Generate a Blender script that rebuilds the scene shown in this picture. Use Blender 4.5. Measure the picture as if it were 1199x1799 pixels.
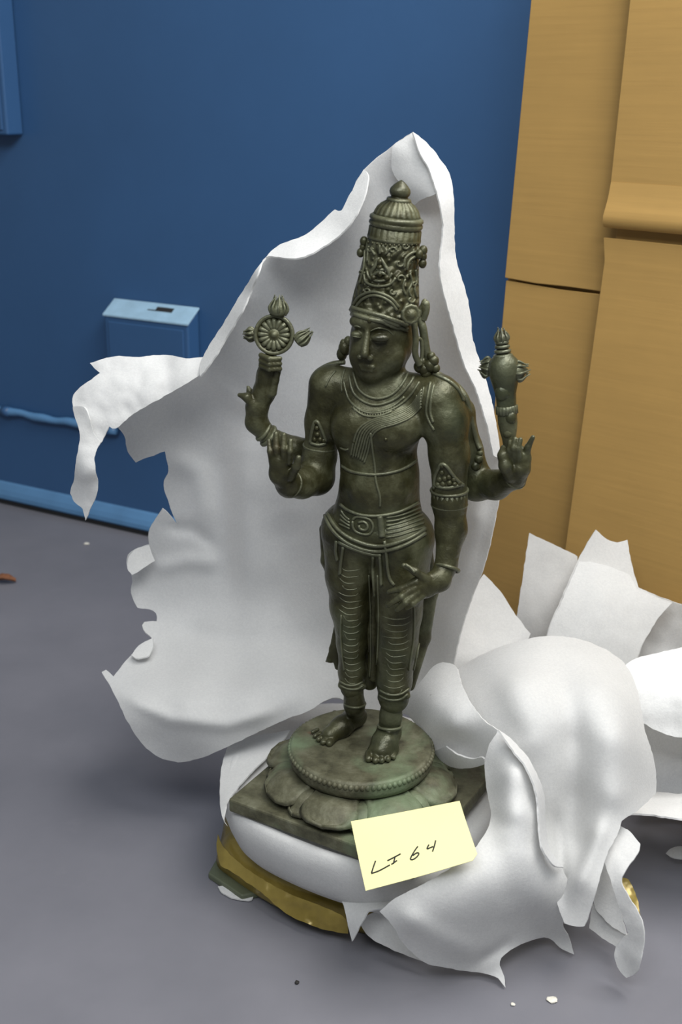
import bpy, bmesh, math, random
import numpy as np
from mathutils import Vector, Matrix, noise
from mathutils.bvhtree import BVHTree
from mathutils.geometry import delaunay_2d_cdt

for o in list(bpy.data.objects):
    bpy.data.objects.remove(o)
random.seed(7)
scene = bpy.context.scene
COL = scene.collection

# ---------------------------------------------------------------- camera
W, H, F = 1199.0, 1799.0, 2000.0
PITCH, ROLL = math.radians(20.0), math.radians(0.7)
CAM = Vector((0, 0, 1.0))
fwd = Vector((0, math.cos(PITCH), -math.sin(PITCH)))
r0, u0 = Vector((1, 0, 0)), Vector((0, math.sin(PITCH), math.cos(PITCH)))
RT = r0 * math.cos(ROLL) + u0 * math.sin(ROLL)
UP = u0 * math.cos(ROLL) - r0 * math.sin(ROLL)
cam_data = bpy.data.cameras.new('camera')
cam = bpy.data.objects.new('camera', cam_data)
COL.objects.link(cam)
m = Matrix((RT, UP, -fwd)).transposed().to_4x4()
m.translation = CAM
cam.matrix_world = m
cam_data.sensor_fit = 'VERTICAL'
cam_data.sensor_height = 36.0
cam_data.sensor_width = 24.0
cam_data.lens = 36.0 * F / H
cam_data.clip_start = 0.01
cam_data.dof.use_dof = True
cam_data.dof.focus_distance = 1.42
cam_data.dof.aperture_fstop = 6.3
scene.camera = cam

# ---------------------------------------------------------------- light and exposure
world = bpy.data.worlds.new('World')
scene.world = world
world.use_nodes = True
world.node_tree.nodes['Background'].inputs[0].default_value = (0.90, 0.96, 1.0, 1)
world.node_tree.nodes['Background'].inputs[1].default_value = 0.20

def area(name, loc, target, sx, sy, power, color):
    d = bpy.data.lights.new(name, 'AREA')
    d.shape = 'RECTANGLE'; d.size = sx; d.size_y = sy; d.energy = power; d.color = color
    o = bpy.data.objects.new(name, d); COL.objects.link(o)
    o.location = loc
    o.rotation_euler = (Vector(target) - Vector(loc)).to_track_quat('-Z', 'Y').to_euler()
    return o
area('ceiling_fluorescent_light', (0.95, 0.95, 2.6), (0.2, 1.3, 0.2), 1.9, 1.0, 74, (1.0, 0.985, 0.95))
area('ceiling_fluorescent_light', (-0.2, -0.5, 2.6), (0.1, 1.5, 0.3), 1.8, 0.8, 46, (0.95, 0.98, 1.0))

scene.view_settings.view_transform = 'Standard'
scene.view_settings.look = 'None'
scene.view_settings.exposure = 0.12
scene.view_settings.gamma = 1.0
scene.view_settings.use_curve_mapping = False

# ---------------------------------------------------------------- projection helpers
def ray(px, py):
    return fwd + RT * ((px - 599.5) / F) + UP * (-(py - 899.5) / F)
def P(px, py, Y):
    d = ray(px, py)
    return CAM + d * ((Y - CAM.y) / d.y)
def Z(px, py, z):
    d = ray(px, py)
    return CAM + d * ((z - CAM.z) / d.z)
def PXM(p):                                   # metres per pixel at a point
    return (Vector(p) - CAM).dot(fwd) / F

# ---------------------------------------------------------------- object helpers
ORG = {}
def link(name, me, mat, parent=None):
    o = bpy.data.objects.new(name, me); COL.objects.link(o)
    if mat: me.materials.append(mat)
    if parent: o.parent = parent
    return o
def mk(name, verts, faces, mat, parent=None, smooth=True, kind=None):
    V = np.array([tuple(v) for v in verts], dtype=float).reshape(-1, 3)
    if parent is not None:
        org = ORG[parent.name]
    else:
        lo, hi = V.min(0), V.max(0)
        org = np.array([(lo[0]+hi[0])/2, (lo[1]+hi[1])/2, lo[2]])
    me = bpy.data.meshes.new(name)
    me.from_pydata((V - org).tolist(), [], [list(f) for f in faces])
    me.update()
    if smooth:
        me.polygons.foreach_set('use_smooth', [True] * len(me.polygons))
    o = link(name, me, mat, parent)
    if parent is None: o.location = org
    ORG[o.name] = np.array(org)
    if kind: o['kind'] = kind
    return o
def empty(name, loc):
    o = bpy.data.objects.new(name, None); COL.objects.link(o)
    o.location = loc; o.empty_display_size = 0.05
    ORG[o.name] = np.array(tuple(loc), dtype=float)
    return o
def tag(o, label, cat, group=None):
    o['label'] = label; o['category'] = cat
    if group: o['group'] = group
    return o
def solid(o, t, bevel=0):
    s = o.modifiers.new('thick', 'SOLIDIFY'); s.thickness = t; s.offset = 0
    return o
def recalc(o):
    bm = bmesh.new(); bm.from_mesh(o.data)
    bmesh.ops.recalc_face_normals(bm, faces=bm.faces)
    bm.to_mesh(o.data); bm.free(); o.data.update()
    return o

def box_geo(c, ax, ay, az):                    # centre and three half-axis vectors
    c = Vector(c); v = []
    for sx in (-1, 1):
        for sy in (-1, 1):
            for sz in (-1, 1):
                v.append(c + ax * sx + ay * sy + az * sz)
    f = [(0,1,3,2),(4,6,7,5),(0,4,5,1),(2,3,7,6),(0,2,6,4),(1,5,7,3)]
    return v, f
def bevel_mod(o, w, seg=2):
    b = o.modifiers.new('bevel', 'BEVEL'); b.width = w; b.segments = seg; b.limit_method = 'ANGLE'
    return o

def tube_geo(pts, rad, n=8, closed=False, flat=1.0, nrm=None):
    V, Fc = [], []
    N = len(pts); pts = [Vector(p) for p in pts]
    if not hasattr(rad, '__len__'): rad = [rad] * N
    prev = None
    for i, p in enumerate(pts):
        if closed: t = pts[(i+1) % N] - pts[i-1]
        else: t = pts[min(i+1, N-1)] - pts[max(i-1, 0)]
        if t.length < 1e-9: t = Vector((0, 0, 1))
        t.normalize()
        if nrm is not None: a = Vector(nrm[i])
        else: a = prev if prev is not None else (Vector((0,0,1)) if abs(t.z) < .9 else Vector((1,0,0)))
        a = a - t * a.dot(t)
        if a.length < 1e-6: a = t.orthogonal()
        a.normalize(); prev = a; b = t.cross(a)
        for k in range(n):
            q = 2 * math.pi * k / n
            V.append(p + (a * math.cos(q) * flat + b * math.sin(q)) * rad[i])
    R = N if closed else N - 1
    for i in range(R):
        for k in range(n):
            j = (i + 1) % N
            Fc.append((i*n+k, i*n+(k+1) % n, j*n+(k+1) % n, j*n+k))
    if not closed:
        Fc.append(tuple(range(n))[::-1]); Fc.append(tuple((N-1)*n+k for k in range(n)))
    return V, Fc
def catmull(pts, per=8, closed=False):
    pts = [Vector(p) for p in pts]; n = len(pts); out = []
    if n < 3 and not closed:
        return [pts[0].lerp(pts[-1], i / per) for i in range(per + 1)]
    segs = n if closed else n - 1
    for i in range(segs):
        if closed: a, b, c, d = pts[i-1], pts[i], pts[(i+1) % n], pts[(i+2) % n]
        else: a, b, c, d = pts[max(i-1, 0)], pts[i], pts[i+1], pts[min(i+2, n-1)]
        for k in range(per):
            t = k / per
            out.append(0.5 * ((2*b) + (c-a)*t + (2*a-5*b+4*c-d)*t*t + (3*b-3*c+d-a)*t**3))
    if not closed: out.append(pts[-1])
    return out
def lathe_geo(a, axis, prof, n=48, fl=None, ref=None):     # prof: (s, r) metres along the axis
    a = Vector(a); axis = Vector(axis).normalized()
    e1 = (Vector(ref) - axis * Vector(ref).dot(axis)).normalized() if ref else axis.orthogonal().normalized()
    e2 = axis.cross(e1); V, Fc = [], []
    for s, r in prof:
        for k in range(n):
            q = 2 * math.pi * k / n
            rr = r * (fl(s, q) if fl else 1)
            V.append(a + axis * s + (e1 * math.cos(q) + e2 * math.sin(q)) * rr)
    for i in range(len(prof) - 1):
        for k in range(n):
            Fc.append((i*n+k, i*n+(k+1) % n, (i+1)*n+(k+1) % n, (i+1)*n+k))
    Fc.append(tuple(range(n))[::-1]); Fc.append(tuple((len(prof)-1)*n+k for k in range(n)))
    return V, Fc
def join_geo(*gs):
    V, Fc = [], []
    for v, f in gs:
        o = len(V); V += list(v); Fc += [tuple(i + o for i in q) for q in f]
    return V, Fc

# ---------------------------------------------------------------- materials
def new_mat(name):
    mt = bpy.data.materials.new(name); mt.use_nodes = True
    nt = mt.node_tree
    return mt, nt, nt.nodes['Principled BSDF']
def nd(nt, t, **kw):
    n = nt.nodes.new(t)
    for k, v in kw.items():
        if k.startswith('i_'): n.inputs[int(k[2:])].default_value = v
        else: setattr(n, k, v)
    return n
def noise_tex(nt, scale, detail=4, rough=.5, coord='Object'):
    tc = nd(nt, 'ShaderNodeTexCoord'); nz = nd(nt, 'ShaderNodeTexNoise')
    nz.inputs['Scale'].default_value = scale; nz.inputs['Detail'].default_value = detail
    nz.inputs['Roughness'].default_value = rough
    nt.links.new(tc.outputs[coord], nz.inputs['Vector'])
    return nz
def ramp(nt, src, stops):
    r = nd(nt, 'ShaderNodeValToRGB'); e = r.color_ramp.elements
    while len(e) < len(stops): e.new(0.5)
    for i, (p, c) in enumerate(stops):
        e[i].position = p; e[i].color = (*c, 1)
    nt.links.new(src, r.inputs[0]); return r
def bump(nt, src, bsdf, strength, dist):
    b = nd(nt, 'ShaderNodeBump'); b.inputs['Strength'].default_value = strength; b.inputs['Distance'].default_value = dist
    nt.links.new(src, b.inputs['Height'])
    nt.links.new(b.outputs[0], bsdf.inputs['Normal'] if 'Normal' in bsdf.inputs else bsdf); return b
def mixc(nt, fac, a, b, mode='MIX'):
    x = nd(nt, 'ShaderNodeMix', data_type='RGBA', blend_type=mode)
    for sock, v in ((x.inputs[0], fac), (x.inputs[6], a), (x.inputs[7], b)):
        if hasattr(v, 'is_output'): nt.links.new(v, sock)
        elif isinstance(v, (int, float)): sock.default_value = v
        else: sock.default_value = (*v, 1)
    return x.outputs[2]
def srgb(r, g, b):
    def f(c):
        c /= 255.0
        return c / 12.92 if c <= .04045 else ((c + .055) / 1.055) ** 2.4
    return (f(r), f(g), f(b))

def mat_bronze(carve=False):
    mt, nt, b = new_mat('carved_bronze_patina' if carve else 'bronze_patina')
    n1 = noise_tex(nt, 26, 6, .62); n2 = noise_tex(nt, 9, 4, .5); n3 = noise_tex(nt, 120, 4, .6)
    r1 = ramp(nt, n1.outputs[0], [(.28, (.013, .012, .004)), (.50, (.046, .044, .017)), (.72, (.120, .122, .066))])
    r2 = ramp(nt, n2.outputs[0], [(.52, (0, 0, 0)), (.80, (.8, .8, .8))])
    c = mixc(nt, r2.outputs[0], r1.outputs[0], (.085, .105, .060))
    r3 = ramp(nt, n2.outputs[0], [(.24, (1, 1, 1)), (.33, (0, 0, 0))])
    c = mixc(nt, r3.outputs[0], c, (.055, .038, .016))
    g = nd(nt, 'ShaderNodeNewGeometry')
    rp = ramp(nt, g.outputs['Pointiness'], [(.50, (0, 0, 0)), (.60, (1, 1, 1))])
    mul = nd(nt, 'ShaderNodeMath', operation='MULTIPLY'); mul.inputs[1].default_value = .45
    nt.links.new(rp.outputs[0], mul.inputs[0])
    c = mixc(nt, mul.outputs[0], c, (.20, .21, .14))
    nt.links.new(c, b.inputs['Base Color'])
    b.inputs['Metallic'].default_value = .35
    rr = ramp(nt, n1.outputs[0], [(.3, (.30,)*3), (.75, (.55,)*3)])
    nt.links.new(rr.outputs[0], b.inputs['Roughness'])
    ad = nd(nt, 'ShaderNodeMath', operation='ADD'); n5 = noise_tex(nt, 55, 3, .6)
    nt.links.new(n3.outputs[0], ad.inputs[0]); nt.links.new(n5.outputs[0], ad.inputs[1])
    bp = bump(nt, ad.outputs[0], b, .45, .0022)
    if carve:
        tc = nd(nt, 'ShaderNodeTexCoord'); vo = nd(nt, 'ShaderNodeTexVoronoi', feature='SMOOTH_F1'); vo.inputs['Scale'].default_value = 150
        nt.links.new(tc.outputs['Object'], vo.inputs['Vector'])
        b2 = nd(nt, 'ShaderNodeBump', invert=True); b2.inputs['Strength'].default_value = 1.0; b2.inputs['Distance'].default_value = .009
        nt.links.new(vo.outputs['Distance'], b2.inputs['Height']); nt.links.new(bp.outputs[0], b2.inputs['Normal'])
        nt.links.new(b2.outputs[0], b.inputs['Normal'])
    return mt
def mat_base_bronze():
    mt, nt, b = new_mat('bronze_pedestal_patina')
    n1 = noise_tex(nt, 40, 6, .65); n2 = noise_tex(nt, 14, 4, .5); n3 = noise_tex(nt, 150, 4, .6)
    r1 = ramp(nt, n1.outputs[0], [(.30, (.040, .038, .020)), (.52, (.098, .095, .056)), (.74, (.165, .165, .11))])
    r2 = ramp(nt, n2.outputs[0], [(.52, (0, 0, 0)), (.74, (1, 1, 1))])
    c = mixc(nt, r2.outputs[0], r1.outputs[0], (.15, .20, .115))
    n4 = noise_tex(nt, 21, 2, .5)
    r4 = ramp(nt, n4.outputs[0], [(.70, (0, 0, 0)), (.78, (1, 1, 1))])
    c = mixc(nt, r4.outputs[0], c, (.16, .060, .030))
    nt.links.new(c, b.inputs['Base Color'])
    b.inputs['Metallic'].default_value = .15
    b.inputs['Roughness'].default_value = .62
    bump(nt, n3.outputs[0], b, .5, .0022)
    return mt
def mat_foam(name, tint=(.845, .845, .835), trans=.42, clear=.05):
    mt, nt, b = new_mat(name)
    nt.nodes.remove(b); out = nt.nodes['Material Output']
    n1 = noise_tex(nt, 16, 3, .5); n3 = noise_tex(nt, 420, 3, .7); nv = noise_tex(nt, 90, 4, .6)
    r = ramp(nt, n1.outputs[0], [(.3, tuple(x * .955 for x in tint)), (.7, tint)])
    nf = noise_tex(nt, 300, 3, .7); rf = ramp(nt, nf.outputs[0], [(.35, (.93, .93, .935)), (.65, (1, 1, 1))])
    fc = mixc(nt, 1.0, r.outputs[0], rf.outputs[0], 'MULTIPLY')
    d = nd(nt, 'ShaderNodeBsdfDiffuse'); t = nd(nt, 'ShaderNodeBsdfTranslucent'); tr = nd(nt, 'ShaderNodeBsdfTransparent')
    nt.links.new(fc, d.inputs[0]); nt.links.new(fc, t.inputs[0])
    mx = nd(nt, 'ShaderNodeMath', operation='ADD')
    nt.links.new(n3.outputs[0], mx.inputs[0]); nt.links.new(nv.outputs[0], mx.inputs[1])
    bp = nd(nt, 'ShaderNodeBump'); bp.inputs['Strength'].default_value = .30; bp.inputs['Distance'].default_value = .0012
    nt.links.new(mx.outputs[0], bp.inputs['Height'])
    nt.links.new(bp.outputs[0], d.inputs['Normal'])
    m1 = nd(nt, 'ShaderNodeMixShader'); m1.inputs[0].default_value = trans
    nt.links.new(d.outputs[0], m1.inputs[1]); nt.links.new(t.outputs[0], m1.inputs[2])
    m2 = nd(nt, 'ShaderNodeMixShader'); m2.inputs[0].default_value = clear
    nt.links.new(m1.outputs[0], m2.inputs[1]); nt.links.new(tr.outputs[0], m2.inputs[2])
    gl = nd(nt, 'ShaderNodeBsdfGlossy'); gl.inputs['Roughness'].default_value = .55
    m3 = nd(nt, 'ShaderNodeMixShader'); m3.inputs[0].default_value = .0
    nt.links.new(m2.outputs[0], m3.inputs[1]); nt.links.new(gl.outputs[0], m3.inputs[2])
    nt.links.new(m3.outputs[0], out.inputs[0])
    return mt
def mat_plain(name, col, rough=.6, var=.12, scale=8, bs=0, bscale=200, bdist=.001, metal=0):
    mt, nt, b = new_mat(name)
    n1 = noise_tex(nt, scale, 5, .6)
    r = ramp(nt, n1.outputs[0], [(.3, tuple(x * (1 - var) for x in col)), (.7, tuple(min(1, x * (1 + var)) for x in col))])
    nt.links.new(r.outputs[0], b.inputs['Base Color'])
    b.inputs['Roughness'].default_value = rough; b.inputs['Metallic'].default_value = metal
    if bs:
        n2 = noise_tex(nt, bscale, 4, .6); bump(nt, n2.outputs[0], b, bs, bdist)
    return mt
def mat_floor():
    mt, nt, b = new_mat('grey_painted_concrete')
    n1 = noise_tex(nt, 2.2, 5, .6); n2 = noise_tex(nt, 55, 4, .7); n3 = noise_tex(nt, 7, 6, .7)
    r = ramp(nt, n1.outputs[0], [(.3, srgb(108, 108, 115)), (.7, srgb(124, 123, 130))])
    sp = ramp(nt, n2.outputs[0], [(.73, (0, 0, 0)), (.79, (1, 1, 1))])
    mul = nd(nt, 'ShaderNodeMath', operation='MULTIPLY'); mul.inputs[1].default_value = .35
    nt.links.new(sp.outputs[0], mul.inputs[0])
    c = mixc(nt, mul.outputs[0], r.outputs[0], srgb(165, 165, 168))
    sc = ramp(nt, n3.outputs[0], [(.62, (0, 0, 0)), (.75, (1, 1, 1))])
    mul2 = nd(nt, 'ShaderNodeMath', operation='MULTIPLY'); mul2.inputs[1].default_value = .14
    nt.links.new(sc.outputs[0], mul2.inputs[0])
    c = mixc(nt, mul2.outputs[0], c, srgb(150, 148, 150))
    nt.links.new(c, b.inputs['Base Color'])
    b.inputs['Roughness'].default_value = .55
    nb = noise_tex(nt, 160, 4, .6); bump(nt, nb.outputs[0], b, .12, .001)
    return mt
def mat_card(name, col):
    mt, nt, b = new_mat(name)
    tc = nd(nt, 'ShaderNodeTexCoord'); mp = nd(nt, 'ShaderNodeMapping')
    mp.inputs['Scale'].default_value = (1.5, 1.5, 40)
    nt.links.new(tc.outputs['Object'], mp.inputs[0])
    nz = nd(nt, 'ShaderNodeTexNoise'); nz.inputs['Scale'].default_value = 4; nz.inputs['Detail'].default_value = 4
    nt.links.new(mp.outputs[0], nz.inputs[0])
    r = ramp(nt, nz.outputs[0], [(.3, tuple(x * .955 for x in col)), (.7, tuple(x * 1.03 for x in col))])
    n2 = noise_tex(nt, 5, 4, .6)
    r2 = ramp(nt, n2.outputs[0], [(.3, (.90, .90, .90)), (.7, (1, 1, 1))])
    c = mixc(nt, 1.0, r.outputs[0], r2.outputs[0], 'MULTIPLY')
    nt.links.new(c, b.inputs['Base Color']); b.inputs['Roughness'].default_value = .7
    bump(nt, nz.outputs[0], b, .10, .002)
    return mt
def mat_film():
    mt, nt, b = new_mat('gold_brown_film')
    n1 = noise_tex(nt, 12, 5, .6)
    r = ramp(nt, n1.outputs[0], [(.3, srgb(112, 96, 40)), (.7, srgb(160, 140, 72))])
    nt.links.new(r.outputs[0], b.inputs['Base Color'])
    b.inputs['Roughness'].default_value = .28; b.inputs['Metallic'].default_value = .25
    n2 = noise_tex(nt, 22, 3, .5); bump(nt, n2.outputs[0], b, .5, .01)
    return mt

M_BR, M_BASE, M_CARVE = mat_bronze(), mat_base_bronze(), mat_bronze(True)
M_FOAM = mat_foam('white_foam_sheet', clear=.06)
M_FOAM2 = mat_foam('white_foam_sheet_doubled', trans=.36, clear=.0)
M_FOAM3 = mat_foam('white_foam_dense', trans=.10, clear=.0)  # denser foam, keeps light from leaking through the folds
M_LIT_LID = mat_plain('blue_paint_lit_from_above', srgb(150, 182, 204), .5, .10, 30, .1, 90, .002)  # overhead light on the box lid, put into a paler blue
M_WALL = mat_plain('blue_wall_paint', srgb(52, 88, 130), .42, .05, 3, .08, 60, .002)
M_TRIM = mat_plain('blue_gloss_paint', srgb(88, 133, 176), .35, .08, 12, .10, 60, .002)
M_FLOOR = mat_floor()
M_CARD = mat_card('brown_cardboard', srgb(180, 143, 80))
M_DARK = mat_plain('dark_gap', (.012, .012, .013), .8, .2)
M_FILM = mat_film()
M_BOARD = mat_plain('grey_green_board', srgb(92, 98, 78), .5, .15, 14, .15, 90, .002)
M_NOTE = mat_plain('yellow_note_paper', srgb(247, 240, 178), .8, .02, 12)
M_INK = mat_plain('black_ink', (.012, .014, .012), .6, .1)
M_LEAF = mat_plain('brown_leaf', srgb(120, 76, 48), .7, .3, 60)
M_CHIP = mat_plain('white_chip', srgb(222, 218, 206), .7, .1, 60)
M_GRIT = mat_plain('dark_grit', srgb(35, 32, 30), .7, .2, 60)

# ---------------------------------------------------------------- the setting
fl = mk('floor', [(-5, -1.5, 0), (5, -1.5, 0), (5, 5, 0), (-5, 5, 0)], [(0, 1, 2, 3)], M_FLOOR, smooth=False)
fl['kind'] = 'structure'
wa, wb = Z(15, 884, 0), Z(265, 940, 0)
WU = (wb - wa).normalized()                                  # along the wall, to the right and towards the viewer
WN = Vector((WU.y, -WU.x, 0)).normalized()
if WN.y > 0: WN = -WN                                        # out of the wall, into the room
ZV = Vector((0, 0, 1))
def wall_pt(px, py, off=0.0):
    d = ray(px, py); p0 = wa + WN * off
    t = (p0 - CAM).dot(WN) / d.dot(WN)
    return CAM + d * t
wv, wf = box_geo(wa + WU * 0.6 - WN * 0.051 + ZV * 1.51, WU * 4.0, WN * 0.05, ZV * 1.5)
wall = mk('wall_back', wv, wf, M_WALL, smooth=False); wall['kind'] = 'structure'
# rounded painted skirting with a dark gap under it
prof = [(0.0, .012), (.010, .012), (.016, .018), (.016, .028), (.012, .040), (.004, .054), (-.002, .060), (-.002, .012)]
bv, bf = [], []
for i in range(2):
    c = wa + WU * (-3.2 if i == 0 else 4.4)
    for d, z in prof: bv.append(c + WN * d + ZV * z)
n = len(prof)
for k in range(n): bf.append((k, (k+1) % n, n+(k+1) % n, n+k))
bb = recalc(mk('baseboard_back', bv, bf, M_TRIM, smooth=False)); bb['kind'] = 'structure'
gv, gf = box_geo(wa + WU * 0.6 + WN * .004 + ZV * .006, WU * 3.9, WN * .006, ZV * .0055)
gp = mk('trim_1', gv, gf, M_DARK, smooth=False); gp['kind'] = 'structure'

# painted electrical box
def painted_box(name, p_tl, p_tr, ztop, hgt, depth, drop, label, notch=True):
    c = (p_tl + p_tr) / 2; hw = (p_tr - p_tl).dot(WU) / 2
    root = empty(name, Vector((c.x, c.y, ztop - hgt)) + WN * .001)
    c0 = Vector((c.x, c.y, 0)) + WN * .001
    def prism(prof, w, uoff=0.0):
        V = [c0 + WU * (uoff + sgn * w) + WN * d + ZV * z for sgn in (-1, 1) for d, z in prof]; n = len(prof)
        return V, [tuple(range(n)), tuple(range(2*n-1, n-1, -1))] + [(k, k+n, (k+1) % n+n, (k+1) % n) for k in range(n)]
    zb = ztop - hgt
    bevel_mod(recalc(mk('body', *prism([(0, zb), (depth, zb), (depth, ztop - drop), (0, ztop)], hw), M_WALL, root, smooth=False)), .004, 2)
    bevel_mod(recalc(mk('cover_plate', *prism([(depth - .001, zb + .01), (depth + .003, zb + .01), (depth + .003, ztop - drop - .012), (depth - .001, ztop - drop - .012)], hw - .012), M_WALL, root, smooth=False)), .002, 2)
    e = .003
    lid = bevel_mod(recalc(mk('lid', *prism([(0, ztop), (depth + e, ztop - drop - e * .5), (depth + e, ztop - drop + e), (0, ztop + e * 1.4)], hw + .002), M_LIT_LID if notch else M_TRIM, root, smooth=False)), .001, 2)
    if notch:
        for u, w, d0, d1 in ((.30, .20, .25, .52), (.04, .12, .45, .62)):
            f_ = lambda d: ztop + e * 1.2 - (drop + .001) * d
            mk('knockout_hole', *prism([(depth * d0, f_(d0)), (depth * d1, f_(d1)), (depth * d1, f_(d1) + .0015), (depth * d0, f_(d0) + .0015)], hw * w, hw * u), M_DARK, root, smooth=False)
    tag(root, label, 'electrical box'); return root
zt = wall_pt(275, 535).z
pb = wall_pt(203, 528); pc = wall_pt(350, 546)
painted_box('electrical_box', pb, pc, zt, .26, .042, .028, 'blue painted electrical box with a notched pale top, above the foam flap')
pl2, pr2 = wall_pt(-120, 80), wall_pt(31, 100)
zb2 = wall_pt(20, 236).z
b2 = painted_box('electrical_box', pl2, pr2, zb2 + .30, .30, .05, .004, 'plain blue painted wall box, higher up than the box with the notched top', False)

# conduit along the wall
a0, a1 = wall_pt(-260, 702, .012), wall_pt(205, 752, .012)
a1.z = a0.z = wall_pt(70, 733, .012).z
pts = []; rad = []
for i in range(61):
    t = i / 60; p = a0.lerp(a1, t)
    p += ZV * (.0018 * math.sin(t * 31) + .0012 * math.sin(t * 77))
    pts.append(p); rad.append(.0095 + .0012 * math.sin(t * 53))
cr = empty('wall_conduit', (a0 + a1) / 2 - ZV * .012)
v, f = tube_geo(pts, rad, 12); mk('pipe', v, f, M_TRIM, cr)
for t in (.30, .62, .97):
    p = a0.lerp(a1, t); v, f = tube_geo([p - WU * .012, p + WU * .012], .0125, 14); mk('clamp', v, f, M_WALL, cr)
tag(cr, 'thin blue painted pipe running low along the blue wall', 'pipe')

# ---------------------------------------------------------------- flattened cartons
def card_basis():
    p = P(889, 490, 1.91); ang = math.radians(-43)
    return p, Vector((math.cos(ang), math.sin(ang), 0))
CP, CU = card_basis(); CN = Vector((CU.y, -CU.x, 0))
if CN.y > 0: CN = -CN
LEAN = math.radians(3.0)
CV = (ZV * math.cos(LEAN) - CN * math.sin(LEAN)).normalized()      # up the board, top leaning back
CNN = CU.cross(CV); CNN = CNN if CNN.y < 0 else -CNN
def card_uv(px, py, off=0.0):
    d = ray(px, py); p0 = CP + CNN * off
    q = CAM + d * ((p0 - CAM).dot(CNN) / d.dot(CNN))
    return (q - CP).dot(CU), (q - CP).dot(CV)
def card_pt(u, v, off=0.0): return CP + CU * u + CV * v + CNN * off
def card_panel(name, outl, off, th, parent, bend=None):
    # outl: polygon in board coordinates, extruded backwards
    n = len(outl); V = []
    for s in (0, 1):
        for (u, v) in outl:
            o = off + (bend(u, v) if bend else 0)
            V.append(card_pt(u, v, o - th * s))
    Fc = [tuple(range(n)), tuple(range(2*n-1, n-1, -1))] + [(k, k+n, (k+1) % n + n, (k+1) % n) for k in range(n)]
    o = recalc(mk(name, V, Fc, M_CARD, parent, smooth=False)); bevel_mod(o, .0012, 2); return o
vfloor = -CP.z / CV.z
# left carton
lc = empty('cardboard_carton', card_pt(.1, vfloor + .004))
uL = 0.0; _, vs0 = card_uv(890, 489); us1, vs1 = card_uv(1050, 512)
top = .72
uR0 = card_uv(1100, 28)[0] + .05
card_panel('upper_panel', [(uL, vs0 + .001), (us1 * .35, vs0 * .65 + vs1 * .35 - .001), (us1 * .7, vs1 + (vs0 - vs1) * .3 + .001), (uR0, vs1 + .001), (uR0, top), (uL + .004, top)], 0.003, .005, lc)
card_panel('lower_panel', [(uL, vfloor + .004), (uR0, vfloor + .004), (uR0, vs1 - .0035), (us1 * .6, vs1 + (vs0 - vs1) * .4 - .0055), (uL, vs0 - .0035)], -0.001, .005, lc)
card_panel('back_panel', [(uL + .004, vfloor + .004), (uR0, vfloor + .004), (uR0, top), (uL + .004, top)], -.022, .005, lc)
card_panel('side_fold', [(uL, vfloor + .004), (uL + .006, vfloor + .004), (uL + .006, top), (uL, top)], -.006, .018, lc)
tag(lc, 'flattened brown cardboard carton with a cut slit, standing against the blue wall', 'carton')
# right carton, proud of the left one
OFF = .034
rc = empty('cardboard_carton', card_pt(.35, vfloor + .004, OFF))
ua = card_uv(1100, 28, OFF)[0]; ub, vb = card_uv(1066, 385, OFF); uc, _ = card_uv(1005, 960, OFF)
_, vg0 = card_uv(1068, 402, OFF); _, vg1 = card_uv(1068, 418, OFF)
_, vf0 = card_uv(1066, 362, OFF)
slope = 0.0
UW = ub + .62
card_panel('upper_flap', [(ub, vf0), (UW, vf0), (UW, top + .03), (ua, top + .03)], OFF, .006, rc)
# rolled lower edge of the flap
rr = (vf0 - vg0) / 2 * .95
pr_ = [(.0005, vf0 + .035), (.004, vf0 + .012), (.009, vf0 - .004), (.0125, vf0 - rr * .9), (.0115, vf0 - rr * 1.5), (.007, vf0 - rr * 1.9), (.0, vf0 - rr * 2.0), (-.006, vf0 - rr * 1.7), (-.006, vf0 + .035)]
V = [card_pt(u, v, OFF + o) for u in (ub + .001, UW) for o, v in pr_]; n = len(pr_)
o = recalc(mk('flap_fold', V, [tuple(range(n)), tuple(range(2*n-1, n-1, -1))] + [(k, k+n, (k+1) % n+n, (k+1) % n) for k in range(n)], M_CARD, rc))
e = o.modifiers.new('split', 'EDGE_SPLIT'); e.split_angle = math.radians(50)
card_panel('lower_panel', [(uc - .02, vfloor + .004), (UW, vfloor + .004), (UW, vg1), (ub - .003, vg1), (uc + (ub - uc) * .4, vg1 * .6)], OFF - .002, .006, rc)
card_panel('inner_panel', [(ub + .006, vfloor + .004), (UW, vfloor + .004), (UW, top), (ub + .012, top)], OFF - .0165, .004, rc)
tag(rc, 'brown cardboard carton with a folded flap edge, standing before the slit carton', 'carton')

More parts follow.
